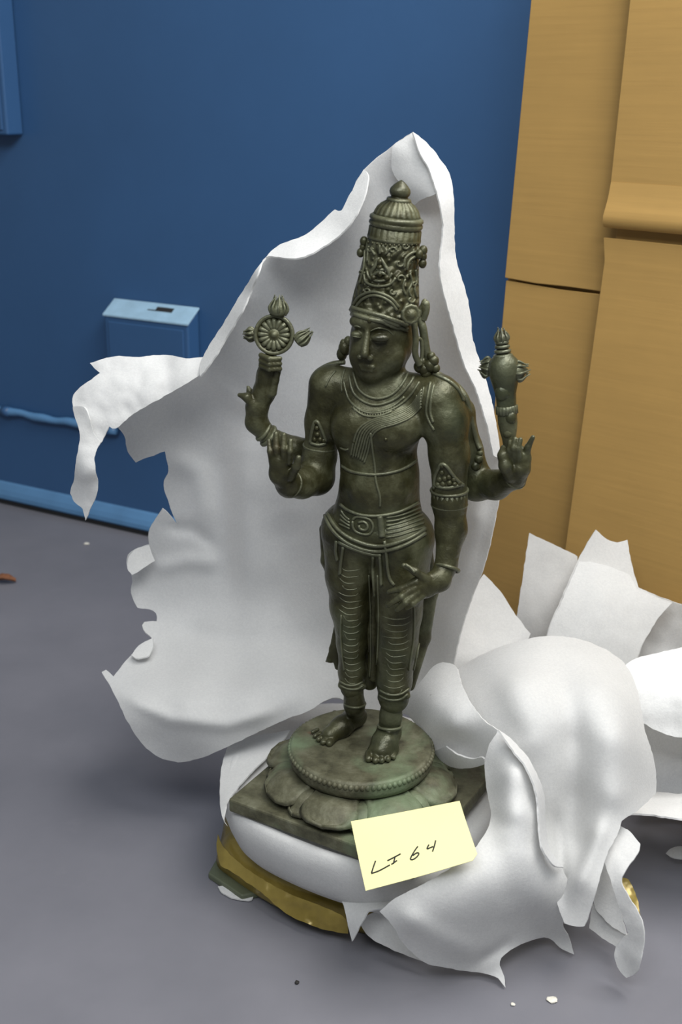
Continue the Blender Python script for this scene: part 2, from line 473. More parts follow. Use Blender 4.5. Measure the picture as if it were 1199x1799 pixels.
# ---------------------------------------------------------------- foam sheets
def tps_fit(ctrl, lam=.02):
    C = np.array(ctrl, float); X = C[:, :2] / 100.0; n = len(C)
    d = np.linalg.norm(X[:, None] - X[None], axis=2)
    K = np.where(d > 0, d * d * np.log(d + 1e-12), 0) + np.eye(n) * lam
    Pm = np.hstack([np.ones((n, 1)), X]); A = np.zeros((n+3, n+3))
    A[:n, :n] = K; A[:n, n:] = Pm; A[n:, :n] = Pm.T
    b = np.zeros(n+3); b[:n] = C[:, 2]
    w = np.linalg.solve(A, b)
    def ev(Q):
        Q = np.asarray(Q, float) / 100.0
        d = np.linalg.norm(Q[:, None] - X[None], axis=2)
        K = np.where(d > 0, d * d * np.log(d + 1e-12), 0)
        return K @ w[:n] + w[n] + Q @ w[n+1:]
    return ev
def outline(pts, step, jit=0.0):
    """points (x, y) smooth or (x, y, 1) sharp"""
    n = len(pts); sh = [i for i, p in enumerate(pts) if len(p) > 2]
    V = [Vector((p[0], p[1], 0)) for p in pts]
    runs = []
    if not sh: runs.append(catmull(V, 10, True) + [V[0]])
    else:
        for a, i in enumerate(sh):
            j = sh[(a+1) % len(sh)]
            idx = [i]; k = i
            while True:
                k = (k + 1) % n; idx.append(k)
                if k == j: break
            runs.append(catmull([V[q] for q in idx], 10))
    res = []
    for c in runs:
        L = [0]
        for a, b in zip(c, c[1:]): L.append(L[-1] + (b - a).length)
        m_ = max(1, round(L[-1] / step)); k = 0
        for i in range(m_):
            t = L[-1] * i / m_
            while L[k+1] < t: k += 1
            res.append(c[k].lerp(c[k+1], (t - L[k]) / max(1e-9, L[k+1] - L[k])))
    o = []
    for q in res:
        s = noise.noise(Vector((q.x * .09, q.y * .09, 3.1))) * jit
        s2 = noise.noise(Vector((q.x * .09, q.y * .09, 9.7))) * jit
        o.append((q.x + s, q.y + s2))
    return o
def sheet(name, outl, ctrl, parent=None, mat=None, step=7.0, jit=1.5, wr=.0025, th=.0022, seed=0.0, wl=55.0, lam=.02, folds=()):
    bd = outline(outl, step, jit)
    B = np.array(bd)
    x0, y0 = B.min(0); x1, y1 = B.max(0)
    gx, gy = np.meshgrid(np.arange(x0, x1, step), np.arange(y0, y1, step))
    gx = gx + (np.arange(gx.shape[0]) % 2)[:, None] * step * .5
    G = np.stack([gx.ravel(), gy.ravel()], 1)
    ins = np.zeros(len(G), bool); mind = np.full(len(G), 1e9)
    for (ax, ay), (bx, by) in zip(bd, bd[1:] + bd[:1]):
        c = ((ay > G[:, 1]) != (by > G[:, 1]))
        with np.errstate(divide='ignore', invalid='ignore'):
            xi = (bx - ax) * (G[:, 1] - ay) / (by - ay + 1e-12) + ax
        ins ^= c & (G[:, 0] < xi)
        mind = np.minimum(mind, np.hypot(G[:, 0] - ax, G[:, 1] - ay))
    G = G[ins & (mind > step * .55)]
    pts = [Vector(p) for p in bd] + [Vector(p) for p in G.tolist()]
    nb = len(bd)
    res = delaunay_2d_cdt(pts, [(i, (i+1) % nb) for i in range(nb)], [list(range(nb))], 1, 1e-4)
    vs, fs = res[0], res[2]
    Q = np.array([(p.x, p.y) for p in vs])
    Y = tps_fit(ctrl, lam)(Q)
    for line, amp, wd in folds:
        best = np.full(len(Q), 1e9); tt = np.zeros(len(Q)); n_ = len(line) - 1
        for i in range(n_):
            a = np.array(line[i], float); b = np.array(line[i+1], float); ab = b - a
            t = np.clip(((Q - a) @ ab) / (ab @ ab), 0, 1)
            d = np.linalg.norm(Q - a - t[:, None] * ab, axis=1); mk_ = d < best
            best[mk_] = d[mk_]; tt[mk_] = (i + t[mk_]) / n_
        Y = Y + amp * np.exp(-(best / wd) ** 2) * np.clip(np.sin(np.pi * (tt * .9 + .05)) * 1.6, 0, 1)
    V = []
    for (x, y), yy in zip(Q, Y):
        w = noise.noise(Vector((x / wl, y / wl, seed))) + .45 * noise.noise(Vector((x / wl * 2.3, y / wl * 2.3, seed + 5)))
        rid = 1 - abs(noise.noise(Vector((x / wl * .8 + y / wl * .3, y / wl * .35, seed + 11))))
        V.append(P(x, y, yy + wr * (w + .8 * rid)))
    # keep everything above the floor
    V = [Vector((p.x, p.y, max(p.z, .003))) for p in V]
    o = mk(name, V, fs, mat or M_FOAM, parent)
    solid(o, th); e = o.modifiers.new('split', 'EDGE_SPLIT'); e.split_angle = math.radians(65); return o
# big upright sheet behind the statue
A = empty('foam_sheet', P(430, 1300, 1.42))
A_out = [(725,232,1),(748,250),(772,278),(790,308),(797,352),(800,450),(818,512),(827,560),(829,592),(842,632),(860,690),(872,750),(878,800),(880,860),(861,960),(846,1010),(830,1050),(808,1120),(792,1190),(768,1232,1),
 (720,1252),(640,1252),(590,1226),(540,1250),(500,1264),(440,1292),(380,1320),(330,1337),(288,1333),(254,1310),(226,1270),(205,1226),(179,1181,1),(187,1177,1),(200,1190,1),(230,1152),(262,1130),(267,1122,1),(253,1108),(252,1094),(276,1092,1),(272,1074),(241,1068,1),(230,1040),(233,1016),(222,990),(230,970),(262,956,1),(262,932),(286,893,1),(300,906),(313,923,1),(297,884),(287,850),(296,828),(290,792,1),
 (262,802),(238,811,1),(224,792),(218,764),(205,748,1),(240,722),(300,686),(352,650,1),(357,628),(398,562),(430,508),(480,440),(540,412),(590,368,1),(601,370),(620,335),(640,299),(690,256)]
A_ctl = [(725,232,1.435),(790,310,1.415),(800,450,1.405),(828,590,1.405),(872,760,1.385),(880,860,1.375),(846,1010,1.37),(808,1120,1.375),(770,1225,1.39),
 (700,340,1.455),(640,300,1.440),(590,370,1.43),(700,500,1.465),(560,520,1.475),(480,440,1.435),(430,510,1.44),(357,628,1.45),(500,700,1.495),(620,700,1.485),(740,700,1.465),(800,640,1.43),(400,700,1.51),
 (300,720,1.50),(240,780,1.495),(300,850,1.53),(440,860,1.515),(600,900,1.50),(750,950,1.455),(820,900,1.40),(300,950,1.545),(240,1010,1.545),(420,1000,1.53),(600,1050,1.49),(760,1080,1.43),
 (270,1100,1.53),(400,1100,1.515),(520,1100,1.495),(200,1185,1.44),(300,1180,1.44),(420,1180,1.44),(560,1160,1.47),(330,1240,1.355),(440,1235,1.365),(240,1240,1.37),(520,1220,1.39),
 (600,1215,1.42),(680,1230,1.415),(330,1336,1.37),(440,1290,1.362),(500,1262,1.375),(270,1300,1.372),(640,1250,1.40)]
a_main = sheet('sheet', A_out, A_ctl, A, seed=1.0, wr=.0020, wl=110, lam=.06, folds=[
 ([(442, 740), (432, 880), (446, 1060)], -.009, 26), ([(385, 770), (392, 900), (400, 1040)], .008, 24), ([(575, 540), (548, 700), (545, 860)], .008, 34),
 ([(352, 652), (420, 705), (470, 720)], -.006, 16), ([(300, 800), (350, 830), (372, 930)], -.007, 22), ([(268, 1000), (330, 985), (390, 990)], -.006, 14),
 ([(290, 925), (340, 930), (380, 960)], .006, 12), ([(500, 900), (510, 1010), (480, 1120)], .008, 30), ([(310, 1110), (400, 1130), (520, 1120)], .006, 20),
 ([(205, 1215), (300, 1262), (400, 1272), (490, 1245)], -.008, 12), ([(850, 860), (815, 1000), (760, 1130)], -.012, 18), ([(800, 930), (780, 1050), (735, 1180)], .010, 20)])
# folded-over hem along the upper left edge
hem1 = [(640,299,1),(648,310),(640,350),(612,400),(560,440),(520,455),(470,452),(455,480),(430,540),(395,600),(370,640),(352,662,1),(357,628),(398,562),(430,508),(480,440),(540,412),(590,368,1),(601,370),(620,335)]
sheet('folded_hem', hem1, [(640,300,1.432),(640,350,1.40),(590,368,1.425),(600,420,1.388),(540,412,1.425),(520,455,1.385),(480,440,1.43),(455,480,1.395),(430,508,1.43),(430,540,1.40),(398,562,1.43),(395,600,1.41),(357,628,1.43),(352,662,1.41)], A, M_FOAM2, seed=2.2, wr=.0015, step=6)
# hem along the right edge
hem2 = [(725,232,1),(748,250),(772,278),(790,308),(797,352),(800,450),(818,512),(827,560),(829,592),(842,632),(860,690),(872,750),(878,800),(866,800,1),(856,750),(838,690),(815,640),(800,590),(780,520),(772,470),(778,400),(770,350),(755,300),(738,270)]
sheet('folded_hem', hem2, [(725,232,1.425),(738,270,1.415),(790,308,1.41),(770,350,1.385),(800,450,1.398),(772,470,1.370),(827,560,1.395),(790,560,1.368),(842,632,1.39),(815,640,1.37),(872,750,1.372),(856,750,1.36),(878,800,1.37),(866,800,1.36)], A, M_FOAM2, seed=3.3, wr=.0012, step=6)
# lit crumple just right of the crown
hem3 = [(690,256,1),(725,234,1),(752,262),(775,300),(770,335),(757,345,1),(738,352),(722,365,1),(712,330),(690,300)]
sheet('inner_crease', hem3, [(725,236,1.432),(690,260,1.432),(770,300,1.41),(760,343,1.395),(722,363,1.44),(712,330,1.43)], A, M_FOAM2, seed=4.1, wr=.002, step=6)
# torn flap folding out on the left with its hanging tail
flap = [(357,627,1),(330,630),(290,624),(245,628),(200,627),(158,638,1),(168,648),(176,656,1),(160,668),(138,684),(127,700),(132,725),(140,745),(150,772),(172,780),(180,776,1),(186,762),(192,749,1),(205,751),(240,724),(300,690),(350,660,1)]
sheet('torn_flap', flap, [(357,630,1.432),(290,626,1.45),(200,627,1.445),(160,638,1.435),(176,656,1.43),(127,700,1.415),(200,690,1.405),(260,670,1.41),(320,650,1.412),(192,749,1.39),(240,722,1.395),(300,688,1.405),(350,660,1.42),(150,770,1.385),(180,776,1.385)], A, M_FOAM, seed=5.0, wr=.004, step=6, wl=40)
tail = [(129,715,1),(133,735),(141,760),(136,800),(131,840),(124,866,1),(132,882),(146,894),(150,914,1),(158,896),(169,872),(172,845),(166,810),(172,785,1),(178,776,1),(165,760),(158,735),(148,715)]
sheet('hanging_tail', tail, [(129,715,1.405),(148,715,1.385),(141,760,1.378),(170,770,1.382),(131,840,1.385),(170,845,1.378),(150,912,1.385),(150,830,1.365)], A, M_FOAM2, seed=6.0, wr=.002, step=5, wl=35)
# curled ragged scraps on the left edge
sheet('torn_scrap', [(262,958,1),(240,964),(226,980),(224,1000),(232,1010,1),(250,1000),(272,985,1)], [(240,964,1.53),(224,1000,1.515),(250,1000,1.52),(270,985,1.53),(262,958,1.535)], A, M_FOAM2, seed=7, wr=.001, step=5)
sheet('torn_scrap', [(270,1122,1),(248,1132),(230,1152,1),(244,1158),(262,1152),(268,1140)], [(270,1122,1.49),(230,1152,1.46),(262,1152,1.455)], A, M_FOAM2, seed=8, wr=.001, step=5)
tag(A, 'large torn white foam sheet standing upright behind the bronze statue', 'foam sheet')

# gold film pad and board under everything
def pillow(name, out, prof, mat, parent=None, amp=.004, seed=0, per=8):
    c = catmull([Vector(p) for p in out], per, True); n = len(c)
    cen = sum(c, Vector()) / n; V, Fc = [], []
    for s, z in prof:
        for i, p in enumerate(c):
            q = cen + (p - cen) * s; q.z = z
            w = noise.noise(Vector((q.x * 14, q.y * 14, z * 30 + seed)))
            w2 = noise.noise(Vector((q.x * 35, q.y * 35, z * 40 + seed)))
            e = 1 if z > .002 else 0
            q += (p - cen).normalized() * (amp * w + amp * .5 * w2) * e + ZV * (amp * .8 * w + amp * .5 * w2) * e
            q.z = max(q.z, .0015)
            V.append(q)
    for i in range(len(prof) - 1):
        for k in range(n): Fc.append((i*n+k, i*n+(k+1) % n, (i+1)*n+(k+1) % n, (i+1)*n+k))
    Fc.append(tuple(range(n))[::-1])
    V.append(sum((V[-n+k] for k in range(n)), Vector()) / n)
    for k in range(n): Fc.append(((len(prof)-1)*n+k, (len(prof)-1)*n+(k+1) % n, len(V)-1))
    return recalc(mk(name, V, Fc, mat, parent))
def fl_pts(L, z=0): return [Z(x, y, z) for x, y in L]
pad_out = fl_pts([(384,1515),(405,1552),(460,1588),(520,1618),(610,1640),(720,1660),(850,1655),(940,1628),(1010,1600),(1050,1580),(1062,1550),(1045,1510),(980,1450),(800,1400),(560,1380),(430,1420)])
pad = empty('packing_pad', Z(700, 1560, 0))
pillow('cushion', pad_out, [(.965,.0015),(1.0,.010),(1.005,.026),(.985,.042),(.95,.054),(.88,.060),(.6,.062),(.3,.062)], M_FILM, pad, amp=.006)
sheet('film_fold', [(383,1466,1),(396,1492),(440,1530),(500,1566),(560,1590),(606,1612),(612,1640,1),(560,1630),(505,1606),(462,1570),(420,1540),(388,1520,1),(381,1490)], [(383,1466,1.30),(388,1520,1.262),(440,1530,1.235),(462,1570,1.21),(505,1606,1.185),(500,1566,1.20),(560,1590,1.175),(560,1630,1.16),(606,1612,1.155),(612,1640,1.148)], pad, M_FILM, step=5, wr=.0035, wl=30, seed=31, th=.0008)
sheet('film_fold', [(1090,1540,1),(1106,1547),(1120,1578),(1127,1612,1),(1112,1606),(1098,1575)], [(1090,1540,1.16),(1106,1547,1.155),(1127,1612,1.115),(1098,1575,1.14)], pad, M_FILM, step=4, wr=.001, wl=20, seed=33, th=.0008)
tag(pad, 'padded cushion in crumpled gold brown film lying under the wrapped statue', 'packing cushion')
bd = fl_pts([(366,1540),(425,1580),(520,1560),(560,1480),(470,1440),(400,1480)], .004)
V = [p + ZV * .006 for p in bd] + [p - ZV * .0035 for p in bd]; n = len(bd)
brd = recalc(mk('packing_board', V, [tuple(range(n)), tuple(range(2*n-1, n-1, -1))] + [(k, k+n, (k+1) % n+n, (k+1) % n) for k in range(n)], M_BOARD, smooth=False))
bevel_mod(brd, .002); tag(brd, 'grey green board corner sticking out from under the gold film cushion', 'board')
scr = sheet('foam_scrap', [(383,1560,1),(400,1556),(425,1566),(446,1572,1),(440,1584),(415,1582),(392,1572)], [(383,1560,1.262),(400,1556,1.262),(446,1572,1.245),(440,1584,1.235),(392,1572,1.248)], None, M_FOAM2, step=4, wr=.0006, th=.002)
tag(scr, 'small white foam scrap on the floor below the green board corner', 'foam scrap')

# foam wrapped round the plinth
WR = empty('foam_wrap', Z(640, 1480, .065))
wrap_out = fl_pts([(391,1400),(396,1440),(425,1478),(500,1518),(600,1556),(700,1580),(780,1560),(860,1480),(880,1400),(820,1330),(640,1270),(500,1272),(425,1322)], .105)
pillow('cushion', wrap_out, [(.80,.060),(.86,.062),(.92,.074),(.965,.092),(.995,.110),(1.0,.122),(.985,.133),(.955,.139),(.91,.139),(.85,.132),(.6,.130)], M_FOAM2, WR, amp=.0022, seed=4)
lip = [(388,1362,1),(392,1340),(402,1312),(428,1296),(470,1290),(512,1284,1),(490,1310),(455,1345),(420,1382),(398,1412,1),(394,1440),(400,1452,1),(390,1430),(387,1395)]
sheet('turned_up_edge', lip, [(388,1362,1.33),(402,1312,1.40),(470,1290,1.425),(512,1286,1.42),(455,1345,1.335),(420,1382,1.285),(398,1412,1.235),(388,1410,1.255),(400,1450,1.19)], WR, M_FOAM2, seed=5, wr=.001, step=5)
tip = [(590,1556,1),(640,1566),(696,1576,1),(684,1594),(662,1597),(648,1602,1),(632,1630),(620,1654,1),(614,1630),(608,1604),(600,1580)]
sheet('hanging_point', tip, [(560,1535,1.215),(600,1548,1.19),(640,1560,1.165),(700,1570,1.13),(690,1592,1.11),(648,1600,1.118),(620,1653,1.118),(608,1602,1.135),(580,1560,1.185)], WR, M_FOAM2, seed=6, wr=.001, step=5)
# wad of the wrap folded over the rear right of the pedestal
wad = [(708,1252,1),(706,1238),(722,1222),(742,1196),(768,1168),(800,1170),(816,1212),(845,1258),(876,1283,1),(864,1312),(853,1342,1),(825,1348),(786,1343),(764,1322),(746,1292),(724,1262)]
sheet('folded_wad', wad, [(710,1246,1.372),(742,1196,1.375),(768,1168,1.385),(800,1172,1.36),(845,1258,1.245),(876,1283,1.205),(853,1342,1.215),(800,1346,1.27),(764,1322,1.302),(724,1262,1.352),(770,1235,1.30),(800,1275,1.245),(815,1310,1.275),(760,1290,1.300),(840,1320,1.235)], WR, M_FOAM2, seed=7.5, wr=.0008, step=6, lam=.1)
sheet('wad_lip', [(764,1320,1),(786,1343),(825,1349),(853,1342,1),(850,1330),(825,1332),(800,1322),(785,1310,1)], [(764,1320,1.30),(800,1346,1.268),(853,1340,1.212),(850,1330,1.215),(800,1322,1.25),(785,1310,1.272)], WR, M_FOAM2, seed=8.5, wr=.0008, step=5)
sheet('lower_edge', [(632,1622,1),(650,1606),(672,1600,1),(700,1640),(752,1692,1),(700,1672),(655,1650)], [(632,1622,1.150),(672,1600,1.150),(752,1692,1.108),(655,1650,1.138),(700,1640,1.130)], WR, M_FOAM2, seed=41, wr=.001, step=5)
tag(WR, 'thick white foam wrapped around the statue plinth like a nest', 'foam wrap')

# draped sheet at the right
DR = empty('foam_sheet', Z(1000, 1600, .002))
dome = [(768,1232,1),(785,1195),(820,1166),(862,1145),(910,1128),(960,1119),(1010,1122),(1060,1140),(1100,1170),(1120,1216),(1132,1280),(1150,1340),(1152,1394,1),(1120,1424),(1094,1440),(1088,1458),(1066,1505),(1050,1560),(1034,1612),(1028,1628,1),(1010,1628),(993,1622,1),(978,1580),(965,1520),(955,1440),(940,1360),(905,1310),(876,1284),(830,1262),(795,1250)]
dome_c = [(768,1232,1.36),(820,1168,1.40),(910,1130,1.38),(960,1120,1.375),(1010,1122,1.375),(1060,1140,1.365),(1100,1170,1.345),(830,1240,1.275),(900,1200,1.245),(980,1200,1.255),(1060,1210,1.235),(880,1288,1.215),(1132,1290,1.24),(1150,1392,1.22),(1010,1300,1.205),(940,1300,1.18),(1080,1300,1.165),(950,1400,1.165),(1010,1400,1.185),(1080,1400,1.14),(965,1500,1.135),(1010,1480,1.165),(1060,1480,1.12),(1094,1440,1.15),(1045,1560,1.085),(985,1580,1.115),(1010,1627,1.09),(1030,1600,1.09)]
sheet('drape', dome, dome_c, DR, seed=11, wr=.0010, wl=110, lam=.25, folds=[
 ([(985, 1160), (1010, 1270), (1008, 1380), (1000, 1500)], .009, 26), ([(930, 1150), (918, 1250), (945, 1340)], -.004, 34), ([(1078, 1190), (1092, 1310), (1070, 1430)], -.005, 32),
 ([(1062, 1440), (1040, 1500), (1012, 1570)], -.010, 14), ([(975, 1420), (985, 1500), (990, 1580)], .008, 12), ([(850, 1200), (890, 1260), (930, 1310)], .003, 22)])
roll = [(876,1282,1),(905,1306),(935,1345),(955,1395),(958,1440),(962,1485),(985,1522),(1000,1560),(990,1622),(1000,1645),(1009,1676,1),(985,1664),(962,1646),(925,1654),(892,1672),(878,1690),(886,1715),(888,1736,1),(874,1718),(852,1709),(800,1702),(748,1690),(712,1660),(690,1625),(668,1600,1),(700,1575),(760,1545),(820,1505),(850,1470),(864,1436),(858,1395),(853,1345),(860,1312)]
roll_c = [(876,1282,1.195),(905,1306,1.185),(935,1345,1.165),(955,1395,1.155),(962,1485,1.125),(1000,1560,1.12),(853,1345,1.19),(858,1395,1.165),(864,1436,1.14),(905,1360,1.125),(910,1430,1.095),(850,1475,1.105),(820,1505,1.085),(900,1500,1.08),(760,1545,1.068),(700,1577,1.068),(668,1600,1.072),(720,1620,1.055),(800,1600,1.058),(900,1580,1.075),(960,1580,1.10),(712,1660,1.075),(748,1690,1.08),(800,1700,1.095),(850,1660,1.085),(852,1708,1.102),(886,1733,1.078),(892,1672,1.105),(962,1646,1.155),(1008,1675,1.138),(990,1620,1.13),(930,1640,1.13)]
sheet('front_flap', roll, roll_c, DR, M_FOAM2, seed=12, wr=.0010, step=7, wl=90, lam=.15, folds=[
 ([(900, 1310), (902, 1380), (890, 1450)], -.005, 24), ([(865, 1470), (885, 1530), (900, 1600)], .005, 26), ([(930, 1480), (950, 1550), (950, 1620)], -.005, 20),
 ([(700, 1600), (760, 1640), (850, 1680)], -.006, 20), ([(840, 1690), (870, 1672), (900, 1650)], .006, 10)])
sheet('flap_hem', [(876,1283,1),(905,1306),(935,1345),(955,1395),(958,1440),(964,1488),(990,1525,1),(972,1520),(952,1490),(946,1440),(942,1395),(925,1350),(900,1318)], [(876,1283,1.185),(935,1345,1.150),(925,1350,1.135),(955,1395,1.143),(942,1395,1.118),(958,1440,1.13),(946,1440,1.105),(990,1525,1.11),(952,1490,1.09)], DR, M_FOAM2, seed=13, wr=.0005, step=5)
strip = [(1062,1512,1),(1072,1480),(1090,1452,1),(1108,1462),(1126,1484,1),(1120,1502),(1093,1543),(1103,1570),(1126,1610),(1133,1645),(1126,1690),(1118,1710),(1102,1718,1),(1088,1702),(1080,1680),(1084,1662),(1098,1645),(1106,1640,1),(1094,1606),(1080,1565)]
sheet('torn_strip', strip, [(1062,1512,1.13),(1090,1452,1.165),(1126,1484,1.14),(1093,1543,1.105),(1080,1565,1.105),(1126,1610,1.085),(1106,1640,1.09),(1133,1645,1.075),(1080,1680,1.095),(1102,1716,1.082),(1124,1690,1.07),(1100,1690,1.09)], DR, M_FOAM2, seed=14, wr=.002, step=5, wl=40)
curl = [(1042,1588,1),(1056,1602),(1080,1628),(1106,1640,1),(1100,1655),(1085,1664,1),(1062,1650),(1036,1630,1)]
sheet('curled_scrap', curl, [(1042,1588,1.17),(1080,1628,1.15),(1106,1640,1.13),(1085,1664,1.13),(1036,1630,1.16)], DR, M_FOAM2, seed=15, wr=.001, step=5)
sheet('inner_layer', [(1062,1496,1),(1070,1530),(1088,1590),(1102,1642,1),(1074,1626),(1046,1596,1),(1044,1560),(1052,1520)], [(1062,1496,1.205),(1102,1642,1.128),(1046,1596,1.165),(1070,1560,1.17)], DR, M_FOAM3, seed=42, wr=.001, step=5)
tag(DR, 'white foam sheet draped in a dome and a long front flap beside the pedestal', 'foam sheet')

# sheets behind, leaning near the cartons
E = sheet('foam_sheet', [(930,937,1),(970,955),(1016,977,1),(1010,1030),(985,1090),(968,1160),(970,1290,1),(930,1296),(895,1285,1),(902,1150),(908,1090),(918,1020)], [(930,937,1.67),(1016,977,1.64),(965,1150,1.60),(900,1150,1.61),(960,1040,1.62),(930,1290,1.64)], None, M_FOAM, seed=21, wr=.002)
tag(E, 'narrow white foam sheet with a slanted top, beside the cardboard joint', 'foam sheet')
Fs = empty('foam_sheet', P(1060, 1185, 1.47))
sheet('sheet', [(1047,930,1),(1065,946),(1085,953,1),(1103,949,1),(1110,990),(1122,1032,1),(1150,1046),(1182,1058,1),(1160,1082),(1132,1128),(1112,1180,1),(1090,1310,1),(1030,1320),(965,1310,1),(950,1180,1),(962,1110),(985,1055),(1018,980)], [(1047,930,1.60),(1103,949,1.60),(1122,1032,1.55),(1182,1058,1.55),(1112,1180,1.49),(950,1180,1.49),(1018,985,1.58),(1060,1060,1.525),(1010,1110,1.505),(1090,1100,1.51),(1090,1310,1.57),(965,1310,1.57)], Fs, M_FOAM, seed=22, wr=.002)
sheet('doubled_fold', [(1018,986,1),(1060,992),(1106,1010,1),(1120,1036,1),(1150,1048),(1180,1060,1),(1158,1084),(1130,1130),(1110,1180,1),(1040,1188),(952,1178,1),(964,1110),(988,1055)], [(1018,986,1.572),(1106,1010,1.555),(1122,1034,1.543),(1180,1060,1.54),(1110,1180,1.480),(952,1178,1.480),(1060,1060,1.513),(1010,1110,1.495),(1090,1100,1.50)], Fs, M_FOAM2, seed=22, wr=.002)
tag(Fs, 'wide white foam sheet with a ragged notched top before the cardboard', 'foam sheet')
Gb = sheet('foam_sheet', [(1128,1036,1),(1182,1056),(1260,1080),(1340,1110,1),(1340,1200),(1330,1410,1),(1220,1400),(1130,1330,1),(1120,1220),(1110,1150)], [(1128,1036,1.60),(1340,1110,1.46),(1330,1410,1.42),(1130,1330,1.50),(1120,1220,1.54),(1200,1150,1.545)], None, M_FOAM, seed=23, wr=.003)
tag(Gb, 'shaded white foam sheet behind the ragged one, under the dark flap gap of the carton', 'foam sheet')
Hs = sheet('foam_sheet', [(850,1008,1),(880,1040),(906,1080),(932,1114,1),(920,1160),(905,1300,1),(850,1312),(805,1305,1),(775,1235),(785,1150),(815,1070)], [(850,1008,1.585),(932,1114,1.54),(775,1235,1.50),(850,1110,1.53),(880,1170,1.50),(905,1300,1.60),(805,1305,1.60)], None, M_FOAM2, seed=24, wr=.002)
tag(Hs, 'pointed white foam sheet rising behind the draped dome, next to the upright sheet', 'foam sheet')
G = empty('foam_sheet', Z(1230, 1480, .002))  # folds extended unseen to the right, shaped to shade the floor
sheet('upper_fold', [(1092,1178,1),(1112,1160),(1150,1150),(1200,1138),(1340,1115),(1600,1100,1),(1640,1300),(1600,1480,1),(1400,1340),(1230,1300),(1180,1293),(1140,1276),(1118,1262,1),(1112,1215)], [(1092,1178,1.40),(1200,1138,1.43),(1340,1115,1.42),(1340,1310,1.30),(1600,1100,1.35),(1600,1480,1.05),(1500,1250,1.20),(1180,1293,1.335),(1118,1262,1.35),(1200,1215,1.35)], G, M_FOAM3, seed=25, wr=.003)
sheet('inner_face', [(1112,1250,1),(1180,1280),(1340,1296),(1600,1330,1),(1600,1500,1),(1340,1450),(1230,1437),(1132,1424,1)], [(1112,1250,1.41),(1340,1296,1.40),(1340,1450,1.38),(1600,1330,1.32),(1600,1500,1.30),(1132,1424,1.40),(1230,1437,1.40)], G, M_FOAM3, seed=26, wr=.003)
sheet('lower_fold', [(1088,1441,1),(1118,1418),(1150,1394),(1200,1396),(1340,1390),(1600,1400,1),(1600,1560,1),(1340,1465),(1240,1446),(1182,1438),(1118,1430)], [(1088,1441,1.215),(1150,1394,1.36),(1340,1390,1.36),(1340,1455,1.19),(1600,1400,1.30),(1600,1560,1.04),(1182,1438,1.215)], G, M_FOAM3, seed=27, wr=.0015, step=6)
tag(G, 'folded white foam sheet with a shadowed hollow below, beside the draped dome', 'foam sheet')
gs = sheet('foam_scrap', [(1171,1500,1),(1182,1490),(1205,1488),(1230,1500,1),(1215,1510),(1185,1508)], [(1171,1500,1.325),(1200,1489,1.325),(1230,1500,1.325),(1185,1508,1.312)], None, M_FOAM2, step=4, wr=.0005)
tag(gs, 'small white foam scrap on the dark floor under the folded foam', 'foam scrap')
